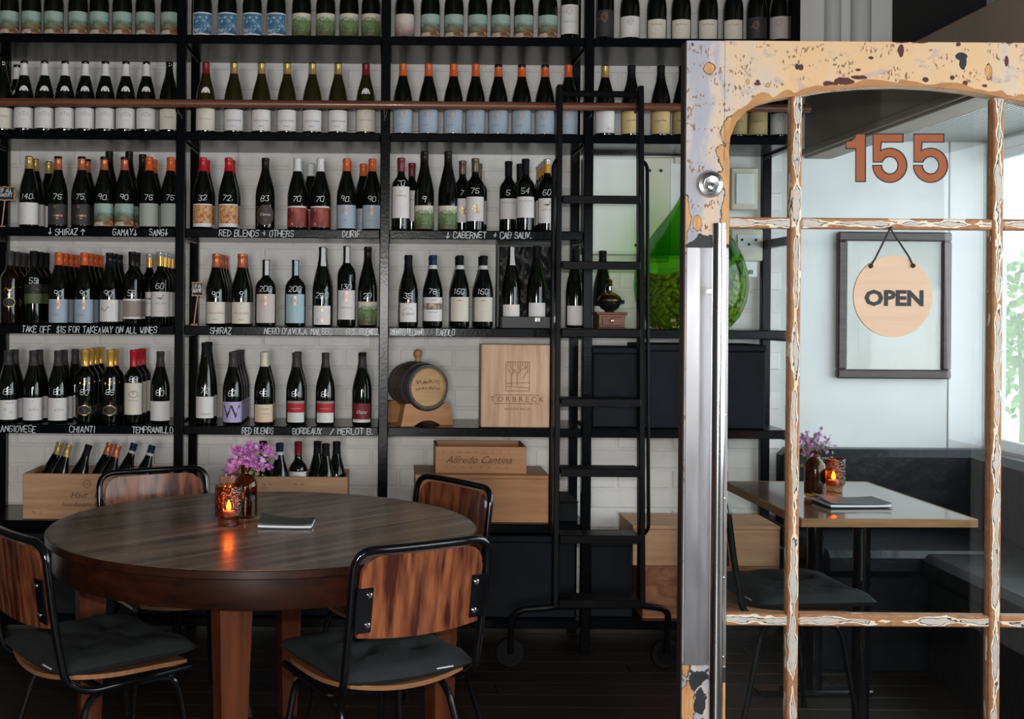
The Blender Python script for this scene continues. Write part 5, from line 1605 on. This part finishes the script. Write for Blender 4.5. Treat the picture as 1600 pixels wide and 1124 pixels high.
p = tpos(355, 824, TZ)
candle((p.x, p.y + .03, TZ + .0005), 'pebbled amber glass candle holder glowing on round table')
p = tpos(381, 812, TZ)
vp = (p.x, p.y + .035, TZ + .0005)
vase(vp, 'brown glass bottle vase on round table behind candle')
bouquet((vp[0] - .012, vp[1], vp[2]), 'bunch of bright purple flowers in bottle on round table', 4, .085, 430, .08)
p = tpos(448, 822, TZ)
menu((p.x, p.y, TZ + .0005), R(-2), 'green-grey leather menu with white pages on round table')


# ------------------------------------------------------------------ chairs
def chair_parts():
    out = []
    r = .0105
    post = [(-.185, .175, .418), (-.192, -.12, .408), (-.197, -.19, .44), (-.199, -.222, .60), (-.199, -.250, .805)]
    path = post + [(p[0] * -1, p[1], p[2]) for p in reversed(post)]
    pts = []
    sm = fillet(path, .055, 7)
    for p in sm:
        k = max(0, 1 - (abs(p.x) / .199) ** 2)
        pts.append(Vector((p.x, p.y - (.016 * k if p.z > .77 else 0), p.z)))
    # finer top bar so that it follows the curve of the back
    fine = []
    for a, b in zip(pts, pts[1:]):
        fine.append(a)
        if a.z > .79 and b.z > .79 and abs(a.x - b.x) > .1:
            for i in range(1, 8):
                q = a.lerp(b, i / 8)
                q.y = -.250 - .016 * max(0, 1 - (abs(q.x) / .199) ** 2)
                fine.append(q)
    fine.append(pts[-1])
    out.append(('back_frame', None, MB().tube(fine, r, 12).mesh('back_frame', M['black_tube'])))
    for sx in (-1, 1):
        lp = [(sx * .205, .205, 0), (sx * .160, .150, .395), (sx * .160, -.110, .395), (sx * .215, -.215, 0)]
        out.append(('leg_frame', None, MB().tube(fillet(lp, .06, 7), .0095, 10).mesh('leg_frame', M['black_tube'])))
    for yy in (-.08, .12):
        out.append(('cross_bar', None, MB().tube([(-.185, yy, .405), (.185, yy, .405)], .009, 8).mesh('cross_bar', M['black_tube'])))
    # moulded seat
    n = 12
    vs = []
    for j in range(n + 1):
        for i in range(n + 1):
            u, v = -1 + 2 * i / n, -1 + 2 * j / n
            k = math.sqrt(1 - .32 * v * v * u * u)
            x, y_ = .195 * u * math.sqrt(1 - v * v * .25), .20 * v * math.sqrt(1 - u * u * .22)
            z = .428 + .016 * u * u - .012 * max(0, v) ** 2 + .012 * max(0, -v) ** 2
            vs.append((x, y_, z))
    top = [(j * (n + 1) + i, j * (n + 1) + i + 1, (j + 1) * (n + 1) + i + 1, (j + 1) * (n + 1) + i) for j in range(n) for i in range(n)]
    m_ = len(vs)
    vs2 = vs + [(x, y_, z - .012) for x, y_, z in vs]
    fs = top + [tuple(m_ + q for q in reversed(f)) for f in top]
    edge = [i for i in range(n + 1)] + [(j * (n + 1) + n) for j in range(1, n + 1)] + [(n * (n + 1) + i) for i in range(n - 1, -1, -1)] + [j * (n + 1) for j in range(n - 1, 0, -1)]
    for a, b in zip(edge, edge[1:] + edge[:1]):
        fs.append((b, a, m_ + a, m_ + b))
    out.append(('seat', None, MB().add(vs2, fs).mesh('seat', M['ply'])))
    # backrest panel, rounded upper corners, curved
    pts2 = []
    rc = .052
    w, zb, zt = .178, .585, .790
    pts2 += [(-w - .002, zb + .012)]
    for i in range(7):
        a = PI - PI / 2 * i / 6
        pts2.append((-w + .006 + rc + rc * math.cos(a) - .006, zt - rc + rc * math.sin(a)))
    for i in range(7):
        a = PI / 2 - PI / 2 * i / 6
        pts2.append((w - rc + rc * math.cos(a), zt - rc + rc * math.sin(a)))
    pts2 += [(w + .002, zb + .012)]
    nb_ = 10
    for i in range(nb_ + 1):
        t = 1 - 2 * i / nb_
        pts2.append((w * .97 * t, zb - .012 * (1 - t * t)))
    # grid over columns so that the panel bends
    cols = 16
    vs, fs = [], []
    def zlim(x):
        ax_ = abs(x)
        zt_ = zt if ax_ <= w - rc else zt - rc + math.sqrt(max(rc * rc - (ax_ - (w - rc)) ** 2, 0))
        zb_ = zb - .012 * (1 - (x / w) ** 2)
        return zb_, zt_
    def yat(x, z):
        return -.2215 - .0275 * (z - .60) / .2 - .016 * (1 - (x / .199) ** 2)
    rows = 4
    for side in (0, 1):
        for i in range(cols + 1):
            x = w * math.sin(-PI / 2 + PI * i / cols)
            z0, z1 = zlim(x)
            for j in range(rows + 1):
                z = z0 + (z1 - z0) * j / rows
                vs.append((x, yat(x, z) + (.006 if side else -.006), z))
    m_ = (cols + 1) * (rows + 1)
    q = lambda s_, i, j: s_ * m_ + i * (rows + 1) + j
    for i in range(cols):
        for j in range(rows):
            fs.append((q(0, i, j), q(0, i + 1, j), q(0, i + 1, j + 1), q(0, i, j + 1)))
            fs.append((q(1, i, j), q(1, i, j + 1), q(1, i + 1, j + 1), q(1, i + 1, j)))
        fs.append((q(0, i, 0), q(1, i, 0), q(1, i + 1, 0), q(0, i + 1, 0)))
        fs.append((q(0, i, rows), q(0, i + 1, rows), q(1, i + 1, rows), q(1, i, rows)))
    for j in range(rows):
        fs.append((q(0, 0, j), q(0, 0, j + 1), q(1, 0, j + 1), q(1, 0, j)))
        fs.append((q(0, cols, j), q(1, cols, j), q(1, cols, j + 1), q(0, cols, j + 1)))
    out.append(('backrest', None, MB().add(vs, fs).mesh('backrest', M['rosewood'])))
    for sx in (-1, 1):
        tb = Matrix.Rotation(R(7.8), 3, 'X')
        out.append(('bracket', None, MB().box((sx * .170, -.2445, .655), (.048, .006, .115), .002, tb).mesh('bracket', M['black_tube'])))
        for dz in (-.038, .038):
            bm = Matrix.Translation((sx * .158, -.2475 - dz * .137, .655 + dz)) @ Matrix.Rotation(PI / 2 + R(7.8), 4, 'X')
            out.append(('bolt', 'bracket', MB().lathe([(.0075, -.001), (.0075, .002), (.005, .0045), (0, .005)], 12, bm).mesh('bolt', M['chrome'])))
    for sx in (-1, 1):
        for y_ in (.205, -.215):
            out.append(('foot_cap', 'leg_frame' + ('' if sx < 0 else '2'), MB().lathe([(0, 0), (.012, 0), (.012, .02), (.0096, .022)], 12, Matrix.Translation((sx * (.205 if y_ > 0 else .215), y_, 0))).mesh('foot_cap', M['rubber'])))
    return out


CHAIR = chair_parts()


def chair(loc, rz, label):
    s = thing('dining_chair', label, 'chair', (loc[0], loc[1], .0005), (0, 0, rz), 'tube-frame dining chairs')
    last, legs = None, []
    for nm, par, me in CHAIR:
        if nm == 'bolt':
            put(nm, me, last)
        elif nm == 'foot_cap':
            put(nm, me, legs[0 if par == 'leg_frame' else 1])
        else:
            o = put(nm, me, s)
            if nm == 'bracket':
                last = o
            if nm == 'leg_frame':
                legs.append(o)
    return s


def cushion_mesh():
    n = 30
    vs, fs = [], []
    rg = random.Random(2)
    tuft = [(-.38, -.38), (.38, -.38), (-.38, .38), (.38, .38)]
    for side in (1, -1):
        for j in range(n + 1):
            for i in range(n + 1):
                u, v = -1 + 2 * i / n, -1 + 2 * j / n
                ku = math.sqrt(max(0, 1 - .5 * v ** 6)) ; kv = math.sqrt(max(0, 1 - .5 * u ** 6))
                x = .200 * u * (.94 + .06 * ku) * (1 - .03 * (1 - v * v))
                y_ = .200 * v * (.94 + .06 * kv) * (1 - .03 * (1 - u * u))
                h = (max(0, 1 - abs(u) ** 4.5) * max(0, 1 - abs(v) ** 4.5)) ** .42
                z = .044 * h
                if side > 0:
                    for tu, tv in tuft:
                        dd = math.hypot(u - tu, v - tv)
                        z -= .020 * math.exp(-(dd / .16) ** 2)
                    z += .0035 * math.sin(u * 7 + v * 3) * h + .0025 * math.sin(v * 11 - u * 4) * h
                    z -= .007 * h * math.exp(-(min(abs(u - v), abs(u + v)) / .09) ** 2)
                sag = .014 * u * u
                vs.append((x, y_, (z if side > 0 else -z * .55) + sag))
    m_ = (n + 1) ** 2
    for j in range(n):
        for i in range(n):
            a = j * (n + 1) + i
            f = (a, a + 1, a + n + 2, a + n + 1)
            fs.append(f)
            fs.append(tuple(m_ + q for q in reversed(f)))
    return MB().add(vs, fs).mesh('seat_cushion', M['charcoal'], 180)


CUSH = cushion_mesh()


def cushion(loc, rz, label):
    o = put('seat_cushion', CUSH, None, (loc[0], loc[1], .4555), (0, 0, rz))
    tag(o, label, 'cushion', 'charcoal seat cushions')
    pts = []
    tg = MB().box((.10, -.196, .010), (.05, .004, .003), .0005).obj('care_tag', M['paper'], o)
    return o


CH = [((-.035, 3.205), 30, 'rosewood-backed chair in front of table, back towards viewer', 'charcoal cushion on the chair with its back to the viewer'),
      ((-.795, 3.265), -50, 'rosewood-backed chair at left front of table, cut by picture edge', 'charcoal cushion on the chair cut by picture edge'),
      ((-.735, 4.066), 208, 'chair behind table at left with pale shining backrest', 'charcoal cushion on chair before the sunburst crate'),
      ((.02, 3.925), 126, 'rosewood-backed chair behind table beside the pine boxes', 'charcoal cushion on chair beside the pine boxes'),
      ((1.295, 3.97), -84, 'black tube chair at booth table behind the door glass', 'tufted charcoal cushion on chair behind the door glass')]
for l, a, lab, lc in CH:
    chair(l, R(a), lab)
    cushion((l[0] + .06, l[1]) if l[0] > 1 else l, R(a), lc)

# ------------------------------------------------------------------ booth: benches, table, picture
bn = thing('booth_bench', 'black leather corner bench along back wall and window', 'bench')
MB().box((2.13, 4.855, .425), (.90, .57, .10), .025).obj('seat', M['leather'], bn)
MB().box((2.13, 4.875, .185), (.89, .53, .37), .005).obj('plinth', M['leather'], bn)
MB().box((2.13, 5.105, .64), (.90, .13, .345), .03).obj('backrest', M['leather'], bn)
MB().box((2.315, 3.72, .425), (.54, 1.68, .10), .025).obj('seat', M['leather'], bn)
MB().box((2.33, 3.72, .185), (.50, 1.66, .37), .005).obj('plinth', M['leather'], bn)
MB().box((2.53, 3.96, .64), (.12, 2.15, .345), .03).obj('backrest', M['leather'], bn)

bt = thing('booth_table', 'rectangular dark laminate table with oak edge in booth', 'table', (1.565, 4.13, 0), (0, 0, R(1.5)))
MB().box((0, 0, .737), (.548, .80, .024), .002).obj('table_top', M['laminate'], bt)
for (cx, cy, sx, sy) in ((0, -.404, .564, .008), (0, .404, .564, .008), (-.278, 0, .008, .80), (.278, 0, .008, .80)):
    MB().box((cx, cy, .736), (sx, sy, .027), .002).obj('edge_strip', M['edge_oak'], bt)
for yy in (-.2, .2):
    MB().tube([(0, yy, .02), (0, yy, .72)], .028, 16).obj('pedestal', M['black_tube'], bt)
    MB().box((0, yy, .012), (.42, .07, .022), .006).obj('foot', M['black_tube'], bt)
    MB().box((0, yy, .716), (.30, .06, .014), .003).obj('top_plate', M['black_tube'], bt)
p = tpos(1278, 778, TZ)
vp = (p.x, p.y + .03, TZ + .0005)
vase(vp, 'brown glass bottle vase on booth table')
bouquet(vp, 'small bunch of violet and white flowers on booth table', 9, .048, 130, .3)
p = tpos(1307, 771, TZ)
candle((p.x, p.y + .03, TZ + .0005), 'pebbled amber candle holder glowing on booth table')
p = tpos(1330, 789, TZ)
menu((p.x, p.y, TZ + .0005), R(4), 'green-grey leather menu lying on booth table', .21, .15)

pf = thing('framed_picture', 'dark framed picture with pale print hanging on boarded wall', 'picture', (2.197, 5.17, 1.43))
fw, fh = .494, .640
for x, z, w, h in ((0, fh / 2 - .02, fw, .04), (0, -fh / 2 + .02, fw, .04), (-fw / 2 + .02, 0, .04, fh - .08), (fw / 2 - .02, 0, .04, fh - .08)):
    MB().box((x, 0, z), (w, .035, h), .006).obj('frame_rail', M['frame_dark'], pf)
MB().box((0, .008, 0), (fw - .08, .008, fh - .08)).obj('print', M['print'], pf)
MB().box((0, .0035, .0), (.30, .002, .40)).obj('inner_print', pmat('pale_print_centre', (.66, .66, .60), .6), pf)
MB().box((0, -.004, 0), (fw - .079, .003, fh - .079)).obj('picture_glass', clear_glass('picture_glass', (1, 1, 1), 1.2, .02), pf)

# ------------------------------------------------------------------ the old glazed door standing open
YD = 2.87
def dp(px, py):
    q = at(px, py, YD)
    return (q.x, q.z)


dr = struct(thing('door_1', 'x', 'door'))
dr['label'] = 'old glazed door with flaking cream paint, standing open'
del dr['category']
xl, xs = dp(1070, 500)[0], dp(1138, 500)[0]
xjoin = dp(1132, 150)[0]
xr2, xr1 = dp(1740, 500)[0], dp(1672, 500)[0]
ztop = dp(1400, 66)[1]
zbot = .012
DT = .044
arch_px = [(1139, 238), (1141, 215), (1150, 192), (1166, 174), (1190, 161), (1213, 155), (1236, 151), (1252, 148), (1300, 140), (1350, 135.5), (1403, 134)]
xc = dp(1405, 140)[0]
left = [dp(*q) for q in arch_px]
right = [(2 * xc - x, z) for x, z in left]
zj = dp(1133, 252)[1]
MB().prism([(xl, zbot), (xs, zbot), (xs, zj), (xjoin, zj), (xjoin, ztop), (xl, ztop)], YD, YD + DT).obj('stile', M['flaked'], dr, smooth=0)
MB().prism([(2 * xc - x, z) for x, z in [(xl, zbot), (xs, zbot), (xs, zj), (xjoin, zj), (xjoin, ztop), (xl, ztop)]], YD, YD + DT).obj('stile', M['flaked'], dr, smooth=0)
xj2 = 2 * xc - xjoin
poly = [(xjoin + .0012, zj), (xs, zj)] + left + list(reversed(right)) + [(2 * xc - xs, zj), (xj2 - .0012, zj), (xj2 - .0012, ztop + .001), (xjoin + .0012, ztop + .001)]
MB().prism(poly, YD + .0008, YD + DT).obj('head_rail', M['flaked'], dr, smooth=0)
xs2 = 2 * xc - xs
rgA = random.Random(4)
lowr = left + list(reversed(right))
fineA = []
for (x0, z0), (x1, z1) in zip(lowr, lowr[1:]):
    for i in range(4):
        fineA.append((x0 + (x1 - x0) * i / 4, z0 + (z1 - z0) * i / 4))
fineA.append(lowr[-1])
upA = []
for i, (x, z) in enumerate(fineA):
    e = min(i, len(fineA) - 1 - i) / (len(fineA) - 1)
    nx = -.8 if i < 16 else (.8 if i > len(fineA) - 17 else 0)
    k = .012 + .005 * math.sin(i * .9) + rgA.uniform(-.002, .002) + (.008 if e < .22 else 0)
    upA.append((x + nx * k * .45, z + k * (.8 if nx else 1)))
MB().prism(fineA + list(reversed(upA)), YD + .0002, YD + .004).obj('arch_edge', M['bare_arch'], dr, smooth=0)
MB().box(((xs + xs2) / 2, YD + DT / 2, .13), (xs2 - xs, DT - .002, .23), .002).obj('bottom_rail', M['flaked'], dr)
MB().box((xl - .0015, YD + DT / 2, (zbot + ztop) / 2), (.003, DT - .002, ztop - zbot - .004)).obj('edge_strip', M['door_edge'], dr)


def archz(x):
    P_ = left + list(reversed(right))
    for (x0, z0), (x1, z1) in zip(P_, P_[1:]):
        if x0 <= x <= x1 and x1 > x0:
            return z0 + (z1 - z0) * (x - x0) / (x1 - x0)
    return left[0][1]


xm = (dp(1236, 480)[0], dp(1252.5, 480)[0])
xm2 = (2 * xc - xm[1], 2 * xc - xm[0])
zh = [(dp(1400, 358)[1], dp(1400, 341)[1]), (dp(1400, 981)[1], dp(1400, 963)[1])]
for a, b in (xm, xm2):
    zt_ = archz((a + b) / 2) - .0005
    cz = (.246 + zt_) / 2
    MB().box((0, 0, 0), (b - a, .034, zt_ - .246), .0035).obj('glazing_bar', M['muntin_v'], dr, ((a + b) / 2, YD + .021, cz))
cols = ((xs, xm[0]), (xm[1], xm2[0]), (xm2[1], xs2))
for a, b in cols:
    for z0, z1 in zh:
        MB().box((0, 0, 0), (b - a - .001, .033, z1 - z0), .0035).obj('glazing_bar', M['muntin_h'], dr, ((a + b) / 2, YD + .0215, (z0 + z1) / 2))
    for z0, z1 in ((.246, zh[1][0]), (zh[1][1], zh[0][0])):
        MB().box(((a + b) / 2, YD + .026, (z0 + z1) / 2), (b - a - .0012, .003, z1 - z0 - .0012)).obj('pane', M['pane'], dr)
    n = 14
    top = [(a + .0008 + (b - a - .0016) * i / n, archz(a + .0008 + (b - a - .0016) * i / n) - .001) for i in range(n + 1)]
    MB().prism([(a + .0008, zh[0][1] + .0006), (b - .0008, zh[0][1] + .0006)] + list(reversed(top)), YD + .0245, YD + .0275).obj('pane', M['pane'], dr, smooth=0)
# steel plate, pull handle, deadlock
pz1, pz0 = dp(1100, 387)[1], dp(1100, 1040)[1]
px0, px1 = xl + .003, xs - .001
MB().box(((px0 + px1) / 2, YD - .0012, (pz0 + pz1) / 2), (px1 - px0, .0022, pz1 - pz0), .0008).obj('push_plate', M['steel'], dr)
for f in (.02, .21, .40, .60, .79, .98):
    MB().lathe([(.0042, 0), (.0042, .0012), (.002, .0024), (0, .0026)], 10, Matrix.Translation((px1 - .008, YD - .0022, pz1 + (pz0 - pz1) * f)) @ Matrix.Rotation(PI / 2, 4, 'X')).obj('screw', M['chrome'], dr)
hx = dp(1111, 600)[0]
hz1, hz0 = dp(1111, 352)[1], .36
hd = MB().tube([(hx, YD - .062, hz1), (hx, YD - .062, hz0)], .0158, 24).obj('pull_handle', M['steel_bar'], dr)
for z in (hz1 - .16, hz0 + .16):
    MB().tube([(hx, YD - .055, z), (hx, YD, z)], .009, 14).obj('standoff', M['steel_bar'], hd)
lx, lz = dp(1109, 288)
lm = Matrix.Translation((lx, YD - .0005, lz)) @ Matrix.Rotation(PI / 2, 4, 'X')
dl = MB().lathe([(.0335, 0), (.0335, .003), (.029, .010), (.0215, .013), (.0215, .011), (0, .011)], 40, lm).obj('deadlock', M['steel'], dr)
MB().lathe([(.021, .011), (.021, .0165), (.0185, .0175), (.017, .0155), (0, .0150)], 36, lm).obj('lock_ring', M['steel_bar'], dl)
MB().lathe([(.008, .015), (.008, .0165), (0, .017)], 20, Matrix.Translation((0, 0, -.005)) @ lm).obj('lock_cylinder', M['chrome'], dl)
MB().box((lx, YD - .0178, lz - .006), (.0018, .001, .008)).obj('keyhole', M['dark_ink'], dl)

# house number on the upper pane
def P5(ox):
    def S(x, y):
        return dp(1240 + (x + ox) * .338, 40 + y * .338)
    cx, cy, ro, ri = 463, 641, 80, 38
    pts = [S(385, 495), S(525, 495), S(525, 533), S(424, 533)]
    for i in range(29):
        a = R(122 - (122 + 180) * i / 28)
        pts.append(S(cx + ro * math.cos(a), cy - ro * math.sin(a)))
    for i in range(27):
        a = R(-180 + (180 + 157) * i / 26)
        pts.append(S(cx + ri * math.cos(a) * (1 if i < 26 else 1), cy - ri * 1.06 * math.sin(a)))
    pts += [S(426, 626), S(385, 626)]
    return pts


def S1(x, y):
    return dp(1240 + x * .338, 40 + y * .338)


one = [S1(258, 531), S1(285, 526), S1(301, 512), S1(305, 495), S1(350, 495), S1(350, 717), S1(304, 717), S1(304, 563), S1(258, 563)]
yn = YD + .0235
for poly in (one, P5(0), P5(190)):
    o = MB().prism(poly, yn - .0003, yn).obj('number_decal', M['orange_vinyl'], dr, smooth=0)
    MB().strokes([poly + [poly[0]]], .0028, lambda x, z: (x, yn - .0008, z)).obj('decal_outline', M['black_vinyl'], o, smooth=0)

# round OPEN sign hanging in front of the glass
sc = dp(1396.5, 463)
sg = thing('open_sign', 'round pale wooden sign hung by black cord on door glass', 'sign', (sc[0], YD + .004, sc[1]))
n = 64
MB().prism([(.0958 * math.cos(2 * PI * i / n), .0995 * math.sin(2 * PI * i / n)) for i in range(n)], 0, .006).obj('board', M['open_wood'], sg, smooth=20)
mb = MB()
flat_text(mb, 'OPEN', .0505, lambda a, b: (a * 1.10 + .003, -.0008, b - .0065), 0, .0022)
mb.obj('lettering', M['dark_ink'], sg, smooth=0)
ap = dp(1392, 357)
ap = (ap[0] - sc[0], ap[1] - sc[1])
for hx_, hz_ in (((1361 - 1396.5) / 645, (463 - 416) / 645), ((1427 - 1396.5) / 645, (463 - 415) / 645)):
    MB().lathe([(0, .006), (.005, .004), (.006, 0), (.005, -.002), (0, -.002)], 14, Matrix.Translation((hx_, -.001, hz_)) @ Matrix.Rotation(PI / 2, 4, 'X')).obj('knot', M['cord'], sg)
    MB().tube([(hx_, -.001, hz_), (hx_ * .8, -.002, hz_ + .02), (ap[0], 0.0, ap[1])], .0023, 8).obj('cord', M['cord'], sg)
MB().lathe([(.005, 0), (.005, .004), (0, .005)], 10, Matrix.Translation((ap[0], 0, ap[1])) @ Matrix.Rotation(PI / 2, 4, 'X')).obj('hanging_hook', M['iron'], sg)
